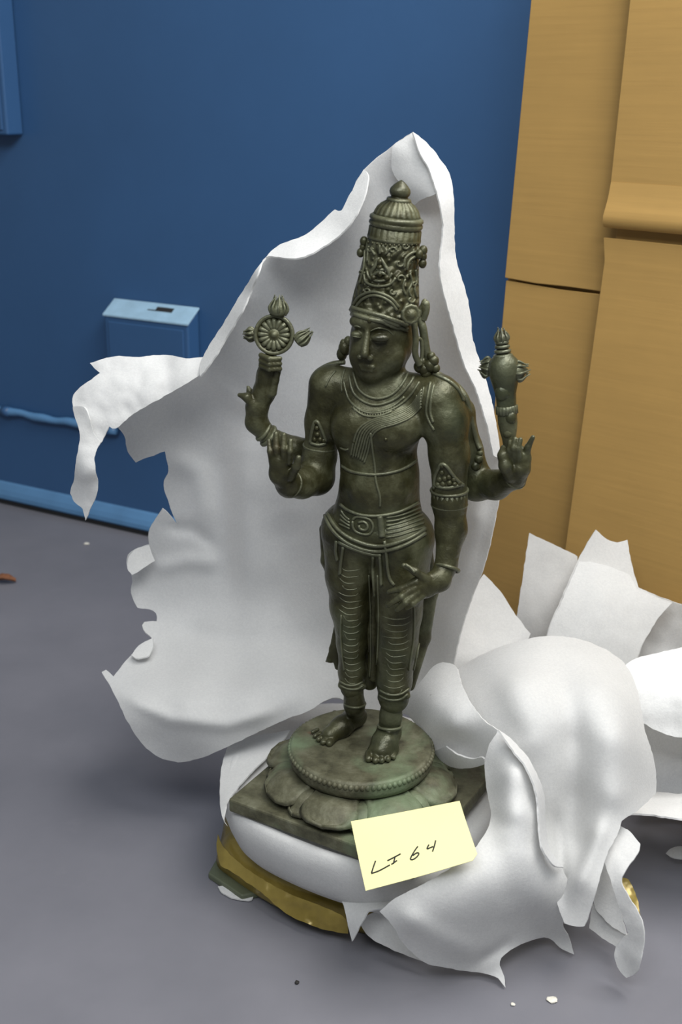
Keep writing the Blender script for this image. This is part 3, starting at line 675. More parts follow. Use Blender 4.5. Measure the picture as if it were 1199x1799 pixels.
#STATUE#
# ---------------------------------------------------------------- the bronze statue
YC = 1.28                                        # distance of the figure's own plane
ZD = .216                                        # top of the round pedestal
def J(px, py, dy=0.0):                           # a joint on the figure; the figure is turned a little to its right
    return P(px, py, YC + dy - (px - 665) * .000225)
class Field:
    def __init__(s, h): s.h = h; s.pr = []
    def cap(s, a, ra, b, rb, k=8, sy=1.0, cut=False):
        ma, mb = PXM(a), PXM(b)
        s.pr.append(('c', np.array(a), ra * ma, np.array(b), rb * mb, k * ma, sy, cut)); return s
    def chain(s, pts, k=8, sy=1.0):              # pts: (px, py, dy, r) or (Vector, r)
        q = [(J(*p[:3]), p[3]) if len(p) == 4 else p for p in pts]
        for (a, ra), (b, rb) in zip(q, q[1:]): s.cap(a, ra, b, rb, k, sy)
        return s
    def ell(s, c, rx, ry, rz, k=10, ang=0.0, cut=False):
        mm = PXM(c); s.pr.append(('e', np.array(c), np.array((rx, ry, rz)) * mm, math.radians(ang), k * mm, cut)); return s
    def mesh(s):
        lo, hi = np.full(3, 1e9), np.full(3, -1e9); bbs = []
        for p in s.pr:
            if p[0] == 'c':
                r = max(p[2], p[4]); e = r + p[5] + 3 * s.h
                l = np.minimum(p[1], p[3]) - e; g = np.maximum(p[1], p[3]) + e
            else:
                e = p[2].max() + p[4] + 3 * s.h; l = p[1] - e; g = p[1] + e
            bbs.append((l, g))
            if not p[-1]: lo = np.minimum(lo, l); hi = np.maximum(hi, g)
        N = np.ceil((hi - lo) / s.h).astype(int) + 1
        D = np.full(N, 1.0, np.float32)
        ax = [lo[i] + np.arange(N[i]) * s.h for i in range(3)]
        for p, (l, g) in zip(s.pr, bbs):
            i0 = np.clip(((l - lo) / s.h).astype(int), 0, N); i1 = np.clip(((g - lo) / s.h).astype(int) + 1, 0, N)
            if (i1 <= i0).any(): continue
            X = ax[0][i0[0]:i1[0]][:, None, None]; Yy = ax[1][i0[1]:i1[1]][None, :, None]; Zz = ax[2][i0[2]:i1[2]][None, None, :]
            if p[0] == 'c':
                _, a, ra, b, rb, k, sy, cut = p
                ba = b - a
                Yq = a[1] + ba[1] * 0
                # flatten along depth about the segment
                L2 = (ba ** 2).sum() + 1e-12
                h = np.clip(((X - a[0]) * ba[0] + (Yy - a[1]) * ba[1] + (Zz - a[2]) * ba[2]) / L2, 0, 1)
                dx = X - a[0] - h * ba[0]; dy = (Yy - a[1] - h * ba[1]) / sy; dz = Zz - a[2] - h * ba[2]
                d = np.sqrt(dx * dx + dy * dy + dz * dz) - (ra + (rb - ra) * h)
            else:
                _, c, r, an, k, cut = p
                x, y, z = X - c[0], Yy - c[1], Zz - c[2]
                ca, sa = math.cos(an), math.sin(an)
                xr, yr = x * ca + y * sa, -x * sa + y * ca
                q = np.sqrt((xr / r[0]) ** 2 + (yr / r[1]) ** 2 + (z / r[2]) ** 2)
                q2 = np.sqrt((xr / r[0] ** 2) ** 2 + (yr / r[1] ** 2) ** 2 + (z / r[2] ** 2) ** 2) + 1e-9
                d = q * (q - 1) / q2
            d = d.astype(np.float32)
            S = D[i0[0]:i1[0], i0[1]:i1[1], i0[2]:i1[2]]
            if cut:
                hh = np.maximum(k - np.abs(S + d), 0) / k
                S[...] = np.maximum(S, -d) + hh * hh * k * .25
            else:
                hh = np.maximum(k - np.abs(S - d), 0) / k
                S[...] = np.minimum(S, d) - hh * hh * k * .25
        return nets(D, lo, s.h)
def nets(D, lo, h):
    S = D < 0
    c = np.zeros(tuple(n - 1 for n in D.shape), np.uint8)
    offs = [(i, j, k) for i in (0, 1) for j in (0, 1) for k in (0, 1)]
    nx, ny, nz = D.shape
    for i, j, k in offs: c += S[i:nx-1+i, j:ny-1+j, k:nz-1+k]
    act = (c > 0) & (c < 8)
    I = np.argwhere(act)
    dv = {o: D[I[:, 0]+o[0], I[:, 1]+o[1], I[:, 2]+o[2]] for o in offs}
    pos = np.zeros((len(I), 3)); cnt = np.zeros(len(I))
    for a in offs:
        for axn in range(3):
            if a[axn]: continue
            b = list(a); b[axn] = 1; b = tuple(b)
            d0, d1 = dv[a], dv[b]; mk_ = (d0 < 0) != (d1 < 0)
            t = np.where(mk_, d0 / np.where(mk_, d0 - d1, 1), 0)
            p = np.tile(np.array(a, float), (len(I), 1)); p[:, axn] += t
            pos[mk_] += p[mk_]; cnt[mk_] += 1
    V = (I + pos / cnt[:, None]) * h + lo
    idx = np.full(act.shape, -1, np.int64); idx[act] = np.arange(len(I))
    Fq = []
    for axn in range(3):
        s0 = [slice(None)] * 3; s1 = [slice(None)] * 3
        s0[axn] = slice(0, -1); s1[axn] = slice(1, None)
        A_, B_ = S[tuple(s0)], S[tuple(s1)]
        E_ = np.argwhere(A_ != B_)
        u, v = [(1, 2), (2, 0), (0, 1)][axn]
        E_ = E_[(E_[:, u] > 0) & (E_[:, v] > 0) & (E_[:, u] < act.shape[u]) & (E_[:, v] < act.shape[v])]
        q = []
        for du, dv_ in ((1, 1), (0, 1), (0, 0), (1, 0)):
            t = E_.copy(); t[:, u] -= du; t[:, v] -= dv_
            q.append(idx[t[:, 0], t[:, 1], t[:, 2]])
        q = np.stack(q, 1)
        neg = A_[E_[:, 0], E_[:, 1], E_[:, 2]]
        q[~neg] = q[~neg][:, ::-1]
        Fq.append(q[(q >= 0).all(1)])
    return V, np.concatenate(Fq)

ST = empty('bronze_statue', Z(635, 1307, .145))
tag(ST, 'standing four-armed bronze deity statue with tall crown on a lotus pedestal', 'statue')

# ---- body: one continuous figure
B = Field(.00135)
# trunk
B.ell(J(661, 742, -.004), 80, 50, 72, 20, -13)
B.cap(J(588, 676), 33, J(768, 694), 36, 26, .9)
B.chain([(662, 770, -.004, 66), (668, 835, -.004, 63), (664, 905, -.002, 80)], 26, .72)
B.ell(J(624, 752, -.029), 38, 16, 30, 30); B.ell(J(702, 757, -.029), 40, 16, 30, 30)     # chest
B.ell(J(667, 862, -.030), 44, 16, 34, 26)                                                # belly
B.cap(J(668, 694, .004), 40, J(672, 645, .004), 36, 20)                                  # neck
# head
B.ell(J(672, 594, .002), 56, 60, 66, 10, -25)
B.ell(J(659, 628, -.013), 43, 44, 40, 18, -25)
B.ell(J(652, 655, -.028), 17, 16, 13, 14)                                                # chin
B.ell(J(690, 628, -.020), 20, 18, 22, 14); B.ell(J(633, 622, -.026), 15, 15, 20, 12)     # cheeks
B.ell(J(646, 566, -.030), 34, 20, 16, 12, -25)                                           # brow
B.ell(J(626, 584, -.045), 12, 9, 9, 6, cut=True); B.ell(J(669, 590, -.053), 18, 9, 10, 6, cut=True)
B.ell(J(627, 587, -.0355), 11, 9, 7, 2); B.ell(J(669, 594, -.0405), 16, 9, 7.5, 2)       # eyelids
B.cap(J(647, 576, -.040), 4.5, J(641, 622, -.050), 7.5, 5)                               # nose
B.ell(J(633, 627, -.045), 5.5, 6, 5, 3); B.ell(J(650, 629, -.047), 6.5, 6, 5.5, 3)
B.cap(J(634, 642, -.0415), 2.6, J(656, 645, -.0425), 2.6, 4); B.cap(J(637, 648, -.0415), 3.2, J(653, 650.5, -.0415), 3.0, 4)   # lips
# front right arm of the figure (viewer's left), hand raised in blessing
B.chain([(578, 678, .0, 36), (566, 740, .0, 28), (562, 800, -.002, 28), (556, 838, -.010, 31)], 14)
B.chain([(556, 838, -.010, 31), (530, 848, -.040, 27), (508, 852, -.066, 22)], 10)
B.chain([(508, 852, -.066, 22), (496, 832, -.080, 22), (493, 812, -.084, 20)], 8, .7)
for i, (x0, x1, x2, y2, r) in enumerate([(479, 475, 473, 774, 5.6), (488, 486, 485, 762, 6.2), (499, 499, 499, 764, 6.0), (509, 510, 511, 774, 5.4)]):
    B.chain([(x0, 812, -.086, r + .8), (x1, (812 + y2) / 2, -.089, r), (x2, y2, -.085, r - 1.2)], 2.5)
B.chain([(512, 838, -.084, 8), (521, 820, -.092, 7), (525, 804, -.092, 5)], 5)
# rear right arm, hand holding the discus
B.chain([(580, 690, .020, 30), (574, 760, .040, 26), (560, 800, .045, 26), (520, 790, .028, 21), (470, 764, .006, 15)], 10)
B.chain([(470, 764, .006, 17), (451, 742, .0, 19), (452, 715, -.002, 19), (464, 690, .0, 19), (470, 660, .0, 18), (474, 636, -.002, 17)], 8, .85)
B.chain([(446, 712, -.010, 9), (434, 698, -.014, 7.5), (421, 694, -.014, 4)], 5)
B.chain([(440, 690, .002, 8), (436, 680, .002, 3)], 4)
for i, yy in enumerate((628, 637, 646)):
    B.chain([(459, yy - 4, -.014, 5.0), (474, yy + 3, -.019, 5.0), (492, yy + 2, -.012, 4.6)], 2)
B.chain([(489, 650, -.008, 6), (484, 668, -.006, 6.5), (478, 690, -.004, 9)], 4)
# front left arm (viewer's right), hanging with relaxed hand at the thigh
B.chain([(772, 702, -.002, 41), (783, 740, -.004, 39), (790, 800, -.006, 34), (790, 880, -.006, 29), (793, 930, -.012, 26), (784, 994, -.030, 19)], 14)
B.chain([(784, 994, -.030, 19), (772, 1020, -.044, 20), (746, 1030, -.054, 21), (732, 1034, -.058, 20)], 8, .65)
for pts in ([(732, 1022, -.062), (706, 1034, -.067), (684, 1040, -.066)], [(730, 1032, -.064), (706, 1048, -.072), (682, 1064, -.070)],
            [(734, 1040, -.064), (714, 1058, -.073), (698, 1071, -.071)], [(742, 1046, -.061), (726, 1060, -.070), (714, 1068, -.069)]):
    B.chain([(*pts[0], 7.2), (*pts[1], 6.2), (*pts[2], 4.6)], 2.2)
B.chain([(750, 1018, -.056, 9), (730, 1004, -.063, 7), (710, 993, -.066, 4.5)], 4)
# rear left arm, hand holding the conch
B.chain([(775, 700, .022, 34), (806, 725, .026, 27), (822, 790, .034, 25), (838, 850, .036, 29)], 12)
B.chain([(838, 850, .036, 29), (872, 852, .018, 25), (904, 838, .002, 20), (914, 822, -.004, 18)], 10)
B.chain([(914, 822, -.004, 18), (918, 805, -.004, 15), (914, 795, .0, 13)], 7, .8)
B.chain([(924, 806, -.004, 8), (928, 786, -.006, 6), (937, 768, -.006, 4)], 3)
B.chain([(912, 806, -.010, 7), (911, 788, -.016, 5.5), (915, 772, -.014, 4.2)], 2.5)
B.chain([(904, 806, -.010, 7), (903, 787, -.017, 5.5), (906, 771, -.015, 4.2)], 2.5)
B.chain([(898, 808, -.010, 7), (896, 790, -.016, 5.5), (897, 776, -.014, 4.2)], 2.5)
B.chain([(898, 836, -.010, 12), (888, 818, -.018, 11), (884, 800, -.016, 9), (886, 788, -.010, 7)], 5)
# ankles and feet
def S_(px, py, z): return Z(px, py, z)
B.chain([(620, 1195, .006, 19), (623, 1238, .006, 17)], 8)
B.chain([(J(623, 1238, .006), 17), (S_(626, 1258, ZD + .014), 17), (S_(600, 1277, ZD + .011), 18), (S_(580, 1291, ZD + .007), 15)], 10)
for i, (x, y, x2, y2, r) in enumerate([(586, 1298, 579, 1306, 6.2), (577, 1297, 568, 1304, 5.2), (569, 1293, 560, 1299, 4.8), (563, 1288, 554, 1293, 4.4), (558, 1282, 550, 1286, 4.0)]):
    B.chain([(S_(x, y, ZD + .005), r), (S_(x2, y2, ZD + .004), r)], 3)
B.chain([(690, 1215, -.002, 20), (687, 1258, -.002, 18)], 8)
B.chain([(J(687, 1258, -.002), 18), (S_(684, 1286, ZD + .018), 20), (S_(676, 1305, ZD + .013), 22), (S_(671, 1319, ZD + .007), 21)], 10)
B.cap(S_(656, 1322, ZD + .005), 11, S_(690, 1318, ZD + .005), 11, 8)
for x, y, r in [(648, 1333, 6.6), (660, 1336, 5.8), (671, 1336, 5.4), (682, 1334, 5.2), (692, 1330, 4.8)]:
    B.chain([(S_(x, y - 9, ZD + .006), r), (S_(x, y, ZD + .0045), r)], 3)
bV, bF = B.mesh()
body = mk('body', bV, bF.tolist(), M_BR, ST)

# ---- lower garment
Dh = Field(.0014)
Dh.ell(J(662, 930, .002), 99, 66, 62, 20, -13)
Dh.chain([(620, 945, .0, 54), (615, 1010, -.002, 42), (616, 1065, -.002, 35), (619, 1130, .002, 26), (619, 1180, .006, 23), (619, 1207, .006, 21)], 10)
Dh.chain([(708, 950, -.004, 56), (704, 1010, -.008, 48), (701, 1075, -.008, 40), (698, 1140, -.004, 36), (693, 1195, -.002, 30), (692, 1226, -.002, 27)], 10)
Dh.chain([(738, 960, .034, 22), (752, 1040, .034, 18), (741, 1120, .030, 16), (720, 1205, .024, 10)], 6, .6)      # side fall of cloth
Dh.chain([(655, 985, -.004, 13), (657, 1080, .004, 10), (656, 1190, .010, 9)], 5, .7)                            # pleats between the legs
Dh.chain([(648, 1000, .024, 18), (650, 1200, .022, 14)], 5, .5)
Dh.chain([(572, 930, .010, 11), (575, 985, .012, 10), (590, 1040, .014, 8)], 8)
Dh.chain([(597, 1095, .020, 9), (588, 1140, .022, 9), (581, 1158, .022, 7), (574, 1162, .022, 2.5)], 4, .5)      # flying end
Dh.chain([(590, 1140, .022, 9), (594, 1172, .022, 6)], 4, .5)
Dh.cap(J(600, 1204, -.004), 6, J(638, 1206, -.002), 6, 6); Dh.cap(J(670, 1226, -.014), 6, J(716, 1222, -.012), 6, 6)
dV, dF = Dh.mesh()
dhoti = mk('draped_garment', dV, dF.tolist(), M_BR, ST)

# ---- crown, turned on its own leaning axis
CA, CB = J(675, 556, .003), J(706, 316, .003)
CAX = (CB - CA).normalized(); cm = PXM(CA); CL = (CB - CA).length / cm
def crown_part(name, prof, parent, n=64, fl=None):
    v, f = lathe_geo(CA, CAX, [(s * cm, r * cm) for s, r in prof], n, fl, ref=(0, -1, 0))
    return mk(name, v, f, M_CARVE if name == 'crown' else M_BR, parent)
sc = CL / 241.0
def pf(L): return [(s * sc, r) for s, r in L]
crown = crown_part('crown', pf([(-8, 50), (0, 57), (14, 60), (28, 59), (42, 57), (60, 54), (90, 50), (120, 47), (139, 45)]), ST)
crown_part('crown_band', pf([(137, 44), (138, 46.5), (142, 46.5), (144, 45), (158, 44.5), (160, 42)]), crown, 96, lambda s, q: 1 + .022 * math.cos(26 * q) * (1 if s > 143 * sc * cm else 0))
crown_part('crown_ring', pf([(159, 40), (160, 44), (164, 46.5), (168, 46), (170, 44), (173, 46.5), (177, 46), (180, 42)]), crown, 72)
crown_part('crown_dome', pf([(178, 40), (184, 38.5), (192, 35), (199, 29), (204, 22), (206, 20)]), crown, 96, lambda s, q: 1 + .03 * math.cos(22 * q))
crown_part('finial', pf([(203, 18), (204, 21), (207, 21.5), (210, 20), (211, 15), (213, 14.5), (216, 17), (221, 18.2), (226, 17), (232, 12), (237, 6.5), (240, 2.2), (241, .3)]), crown, 40)

def nurb(pts, r, n=8, per=8, taper=None, flat=1.0):
    c = catmull(pts, per); N = len(c)
    rad = [r * (taper(i / (N - 1)) if taper else 1) for i in range(N)]
    return tube_geo(c, rad, n, flat=flat)
# trees for tracing ornament lines onto the figure
def bvh_of(*obs):
    V, Fc = [], []
    for o in obs:
        k = len(V); og = Vector(ORG[o.name])
        V += [v.co + og for v in o.data.vertices]; Fc += [[i + k for i in p.vertices] for p in o.data.polygons]
    return BVHTree.FromPolygons(V, Fc)
ALL = bvh_of(body, dhoti, crown)
def trace(name, lines, r, parent, mat=None, tree=None, lift=.35, flat=1.0, n=6, step=3.0, taper=False):
    """each line: pixels of an ornament; laid on the surface it belongs to"""
    obs = []
    for L in lines:
        gs = []
        c = catmull([Vector((x, y, 0)) for x, y in L], 12)
        q = [c[0]]
        for p in c:
            if (p - q[-1]).length >= step: q.append(p)
        runs, run, nr, last = [], [], [], None
        for p in q:
            d = ray(p.x, p.y).normalized()
            hit = (tree or ALL).ray_cast(CAM, d)
            if hit[0] is None or (last is not None and (hit[0] - last).length > .018):
                if len(run) > 2: runs.append((run, nr))
                run, nr = [], []
                last = hit[0]
                if hit[0] is None: continue
            last = hit[0]; rm = r * PXM(hit[0])
            nn = hit[1] if hit[1].dot(d) < 0 else -hit[1]
            run.append(hit[0] + nn * rm * lift); nr.append(nn)
        if len(run) > 2: runs.append((run, nr))
        if not runs: continue
        ru, nn = max(runs, key=lambda t: len(t[0]))
        ru2 = [ru[0]] + [(a + b * 2 + c_) / 4 for a, b, c_ in zip(ru, ru[1:], ru[2:])] + [ru[-1]]
        N = len(ru2); rm = r * PXM(ru2[0])
        rad = [rm * (math.sqrt(max(.12, math.sin(math.pi * (i + .5) / N))) if taper else 1) for i in range(N)]
        gs.append(tube_geo(ru2, rad, n, flat=flat, nrm=nn))
        v, f = join_geo(*gs)
        obs.append(mk(name, v, f, mat or M_BR, parent))
    return obs
def blob(c, r, sx=1, sz=1, sy=1, nu=12, nv=8):
    V, Fc = [], []; c = Vector(c)
    for i in range(nv + 1):
        t = math.pi * i / nv
        for k in range(nu):
            q = 2 * math.pi * k / nu
            V.append(c + Vector((sx * math.sin(t) * math.cos(q), sy * math.sin(t) * math.sin(q), sz * math.cos(t))) * r)
    for i in range(nv):
        for k in range(nu): Fc.append((i*nu+k, i*nu+(k+1) % nu, (i+1)*nu+(k+1) % nu, (i+1)*nu+k))
    return V, Fc
def hitp(px, py, lift=0.0, tree=None):
    h = (tree or ALL).ray_cast(CAM, ray(px, py).normalized())
    if h[0] is None: return None, None
    return h[0] + h[1] * lift, h[1]
def bead(name, spots, r, parent, sz=1.0):
    for x, y in spots:
        p, nn = hitp(x, y)
        if p is not None: mk(name, *blob(p, r * PXM(p), 1, sz, 1, 10, 6), M_BR, parent)

# crown reliefs
trace('crown_relief', [[(641, 482), (644, 496), (664, 503), (686, 499), (696, 486)], [(646, 476), (650, 488), (666, 494), (682, 490), (690, 478)]], 2.6, crown)
trace('crown_relief', [[(659, 492), (653, 480), (660, 468), (667, 452)], [(680, 490), (684, 480), (678, 468), (670, 452)], [(655, 484), (668, 478), (682, 485)], [(662, 474), (676, 474)]], 3.6, crown, taper=True)
bead('crown_relief', [(668, 460), (668, 470), (668, 482), (657, 488), (680, 488)], 6, crown)
trace('crown_relief', [[(668, 446), (668, 430)], [(660, 448), (652, 436)], [(677, 447), (686, 436)]], 2.4, crown)
trace('crown_arch', [[(710, 470), (712, 454), (722, 445), (733, 442), (740, 448)], [(715, 474), (718, 460), (726, 452), (736, 450)]], 2.6, crown)
trace('crown_relief', [[(720, 480), (724, 496), (718, 510), (724, 524)], [(730, 474), (732, 492), (728, 508), (733, 524)], [(712, 490), (708, 505), (714, 520)], [(642, 440), (640, 470), (632, 500)], [(648, 436), (646, 460)]], 2.2, crown)
trace('diadem_arch', [[(622, 536), (632, 522), (652, 513), (672, 516), (690, 526), (702, 542)], [(626, 540), (638, 526), (654, 519), (672, 522), (688, 532), (698, 546)]], 2.8, crown)
for L in ([(640, 424, .0, 7.5), (634, 444, .0, 7), (638, 434, .0, 6)], [(744, 440, .0, 7.5), (743, 463, .0, 7), (744, 451, .0, 6.5), (737, 447, -.005, 7)]):
    v, f = join_geo(*[blob(J(x, y, dy), r * cm, 1, 1.2, 1) for x, y, dy, r in L])
    mk('side_scroll', v, f, M_BR, crown)
def spiral(cx, cy, r, sg=1):
    return [(cx + r * (1 - .13 * i) * math.cos(sg * i * .9), cy + r * (1 - .13 * i) * math.sin(sg * i * .9)) for i in range(7)]
trace('crown_scroll', [spiral(650, 436, 7), spiral(690, 440, 7, -1), spiral(702, 462, 8), spiral(704, 490, 8, -1), spiral(690, 512, 7), spiral(645, 512, 6, -1), spiral(722, 526, 7), spiral(636, 478, 6), spiral(712, 432, 7), spiral(728, 500, 6, -1)], 2.0, crown, step=1.5)
bead('crown_bead', [(640 + i * 7.6, 424 + 3.2 * math.sin(i / 12 * math.pi) + i * .55) for i in range(13)], 2.6, crown)
# diadem bands
trace('diadem', [[(613, 536), (628, 543), (650, 549), (676, 556), (700, 565), (716, 571)], [(613, 548), (628, 555), (650, 561), (676, 567), (700, 575), (716, 580)]], 4.6, ST)
trace('diadem_band', [[(614, 542), (640, 551), (672, 561), (704, 572)]], 5.5, ST, lift=.1)
bead('diadem_jewel', [(650, 552), (642, 550), (634, 548), (650, 562)], 5.5, ST, 1.2)
# side rosette and ear ornaments
def disc_geo(c, nrm, r, prof, n=28, fl=None):
    return lathe_geo(c, nrm, [(s * r, q * r) for s, q in prof], n, fl, ref=(0, 0, 1))
c = J(722, 552, -.036); nr = Vector((.25, -1, .1)).normalized()
v, f = disc_geo(c, nr, 17 * cm, [(-.5, .9), (0, 1), (.2, .95), (.25, .75), (.15, .65), (.35, .4), (.5, .15)], 32, lambda s, q: 1 + .05 * math.cos(10 * q))
mk('side_rosette', v, f, M_BR, ST)
v, f = join_geo(nurb([J(733, 556, -.004), J(741, 545, .0), J(748, 533, .0), J(749, 545, .0), J(744, 562, .0)], 7 * cm, 10, taper=lambda t: 1.0 - .3 * abs(t - .5)), blob(J(746, 540, 0), 9 * cm, .8, 1.7, .8))
mk('ear_flower', v, f, M_BR, ST)
v, f = join_geo(nurb([J(727, 552, -.010), J(729, 575, -.014), J(731, 598, -.014), J(730, 622, -.014), J(738, 642, -.012)], 5.5 * cm, 10),
                nurb([J(733, 552, .0), J(742, 572, .0), J(746, 594, .0), J(750, 618, .0), J(756, 640, .0)], 7.5 * cm, 10),
                nurb([J(735, 594, -.010), J(741, 600, -.006), J(742, 626, -.006), J(738, 640, -.010)], 3.5 * cm, 8))
mk('ear_lobe', v, f, M_BR, ST)
v, f = join_geo(*[blob(J(x, y, -.004), r * cm, 1, 1.05, 1) for x, y, r in [(738, 644, 11), (747, 648, 12), (756, 642, 12), (762, 634, 10), (758, 626, 8), (766, 647, 8), (750, 656, 10), (742, 636, 9)]])
mk('earring', v, f, M_BR, ST)
v, f = join_geo(*[blob(J(x, y, .016), r * cm, .9, 1.15, 1) for x, y, r in [(606, 612, 13), (601, 622, 11), (612, 600, 9), (604, 604, 8)]])
mk('hair_knot', v, f, M_BR, ST)
# face lines
trace('brow_line', [[(616, 578), (625, 572), (637, 576)], [(650, 582), (664, 576), (682, 580), (692, 590)]], 1.6, ST, taper=True)
trace('eye_line', [[(618, 590), (628, 592), (638, 592)], [(653, 597), (667, 602), (682, 599)]], 1.3, ST, taper=True)

# necklaces and chest ornaments
trace('necklace', [[(622, 655), (630, 682), (648, 697), (668, 700), (690, 692), (708, 674), (718, 655)], [(614, 660), (622, 690), (644, 708), (668, 711), (696, 700), (718, 678), (728, 662)]], 2.8, ST)
trace('necklace', [[(604, 668), (614, 702), (636, 722), (664, 726), (696, 716), (722, 694), (738, 670)]], 2.2, ST)
trace('broad_collar', [[(616, 706), (636, 720), (662, 723), (690, 714), (712, 696)], [(620, 716), (638, 729), (664, 732), (690, 722)]], 2.2, ST)
L = []
for i in range(16):
    t = i / 15; x = 622 + 70 * t; y = 711 + 16 * math.sin(math.pi * (t * .75 + .1)) - 4 * t
    L.append([(x, y - 4), (x + .6, y), (x + 1, y + 7)])
trace('collar_pendant', L, 1.5, ST, step=1.5)
trace('necklace', [[(733, 694), (728, 712), (708, 728), (684, 738)], [(745, 680), (742, 700), (735, 716)]], 1.8, ST)
# sacred thread sweeping from the left shoulder
U_ = [(742, 684), (722, 712), (690, 728), (655, 738), (632, 752), (622, 775), (617, 802)]
L_ = [(741, 714), (722, 733), (695, 745), (668, 753), (653, 768), (647, 792), (640, 814)]
th = [[(a[0] + (b[0] - a[0]) * t, a[1] + (b[1] - a[1]) * t) for a, b in zip(U_, L_)] for t in np.linspace(0, 1, 7)]
trace('sacred_thread', th, 2.1, ST)
trace('sacred_thread', [[(652, 760), (655, 790), (659, 818), (661, 845), (668, 872), (668, 890)]], 2.4, ST)
trace('chest_cord', [[(601, 818), (618, 828), (644, 833), (670, 833), (700, 827), (722, 816), (732, 808)]], 2.8, ST)
trace('chest_mark', [[(598, 786), (608, 790), (614, 788)]], 2.2, ST, taper=True)
bead('chest_mark', [(678, 772), (622, 776)], 3.2, ST)
# shoulder tassels and hair edge
trace('shoulder_tassel', [[(757, 672), (752, 700), (750, 724), (756, 742), (764, 756)], [(763, 676), (758, 702), (757, 724), (762, 742)]], 2.6, ST)
trace('shoulder_cord', [[(748, 652), (768, 660), (790, 671), (806, 686), (814, 704)]], 3.4, ST)
v, f = nurb([J(752, 650, .02), J(780, 662, .022), J(806, 680, .022), J(822, 704, .020), J(830, 740, .022), J(838, 772, .024), J(845, 788, .022)], 8.5 * cm, 8, flat=.6)
mk('hair_strand', v, f, M_BR, ST)
v, f = nurb([J(606, 636, .014), J(582, 640, .012), J(561, 652, .010), J(551, 676, .008)], 8 * cm, 8, flat=.6)
mk('hair_strand', v, f, M_BR, ST)
trace('collar_line', [[(590, 652), (580, 664), (572, 680)], [(606, 650), (600, 672), (602, 690)]], 1.8, ST)

# armlets and bracelets
def ring(name, c, axis, r, t, n=36, par=ST, sq=1.0):
    c = Vector(c); axis = Vector(axis).normalized(); e1 = axis.orthogonal().normalized(); e2 = axis.cross(e1)
    pts = [c + (e1 * math.cos(q) + e2 * math.sin(q)) * r for q in np.linspace(0, 2 * math.pi, n, endpoint=False)]
    v, f = tube_geo(pts, t, 8, True); return mk(name, v, f, M_BR, par)
am = PXM(J(790, 860))
ax_ = J(790, 880) - J(790, 820)
ring('armlet_ring', J(790, 886, -.006), ax_, 30.5 * am, 2.6 * am)
ring('armlet_ring', J(790, 861, -.006), ax_, 32 * am, 2.6 * am)
v, f = lathe_geo(J(790, 884, -.006), J(790, 862, -.006) - J(790, 884, -.006), [(0, 30 * am), (22 * am, 32 * am)], 72, lambda s, q: 1 + .03 * math.cos(22 * q)); mk('armlet_band', v, f, M_BR, ST)
trace('armlet_crest', [[(764, 858), (766, 836), (772, 822), (777, 814), (786, 820), (796, 834), (806, 846), (814, 852)], [(764, 852), (786, 857), (814, 850)]], 3.4, ST)
bead('armlet_crest', [(777, 830), (773, 842), (782, 841), (779, 850), (790, 848), (799, 850), (770, 851), (789, 838), (798, 842), (807, 849), (777, 818)], 5.2, ST)
am2 = PXM(J(562, 790)); ax2 = J(561, 800) - J(566, 740)
ring('armlet_ring', J(562, 802, -.001), ax2, 29 * am2, 2.6 * am2); ring('armlet_ring', J(563, 784, -.001), ax2, 29 * am2, 2.4 * am2)
trace('armlet_crest', [[(546, 778), (549, 758), (556, 738), (566, 756), (574, 778)], [(547, 778), (560, 782), (574, 778)]], 3.2, ST)
bead('armlet_crest', [(557, 752), (558, 763), (553, 772), (563, 772), (569, 774), (556, 742)], 4.8, ST)
ring('bracelet', J(786, 998, -.031), J(772, 1020, -.044) - J(793, 940, -.012), 21 * am, 3.4 * am)
ring('bracelet', J(472, 766, .006), J(449, 742, 0) - J(520, 790, .03), 18 * am2, 4.2 * am2)
ring('bracelet', J(463, 758, .004), J(449, 742, 0) - J(520, 790, .03), 17 * am2, 3.6 * am2)
ring('bracelet', J(510, 850, -.064), J(500, 840, -.078) - J(530, 848, -.04), 22 * am2, 2.4 * am2)
ring('bracelet', J(905, 838, .002), J(914, 822, -.004) - J(872, 852, .018), 20 * am2, 2.6 * am2)
v, f = join_geo(*[blob(J(x, y, .022), r * am, 1, 1, 1) for x, y, r in [(842, 806, 9), (836, 818, 10), (844, 796, 6)]])
mk('armlet_scroll', v, f, M_BR, ST)
g = []
am3 = PXM(J(687, 1258))
ring('anklet', J(685, 1276, -.006), Vector((0, .25, 1)), 20 * am3, 2.6 * am3)
ring('anklet', J(624, 1236, .004), Vector((0, .1, 1)), 18 * am3, 2.4 * am3)

# belt, sashes, folds of the garment
trace('belt_cord', [[(599, 886), (612, 896), (634, 904), (660, 906), (690, 902), (714, 894), (736, 882)]], 3.0, ST)
trace('belt_stripe', [[(680 - 1, 909 + 7 * i), (700, 906 + 7 * i), (722, 899 + 7 * i), (742 + i, 889 + 7.4 * i)] for i in range(6)], 2.0, ST)
trace('belt_stripe', [[(600 - i, 896 + 8 * i), (606, 906 + 6 * i), (616, 914 + 5 * i)] for i in range(4)], 2.0, ST)
trace('buckle', [[(620, 914), (626, 908), (640, 909), (652, 914), (656, 926), (650, 938), (636, 938), (624, 932), (620, 922), (621, 913)], [(630, 918), (640, 916), (647, 924), (643, 931), (633, 929), (631, 921)]], 2.6, ST)
trace('belt_clasp', [[(668, 906), (670, 924), (672, 946)]], 6.5, ST, lift=-.2)
trace('hip_sash', [[(572, 906), (582, 926), (596, 942), (616, 956), (644, 966), (672, 968), (700, 962), (726, 950), (748, 936)], [(576, 902), (588, 922), (602, 936), (622, 948), (648, 957), (674, 959), (702, 952), (728, 941), (748, 928)], [(596, 952), (620, 963), (648, 972), (672, 975)]], 3.6, ST)
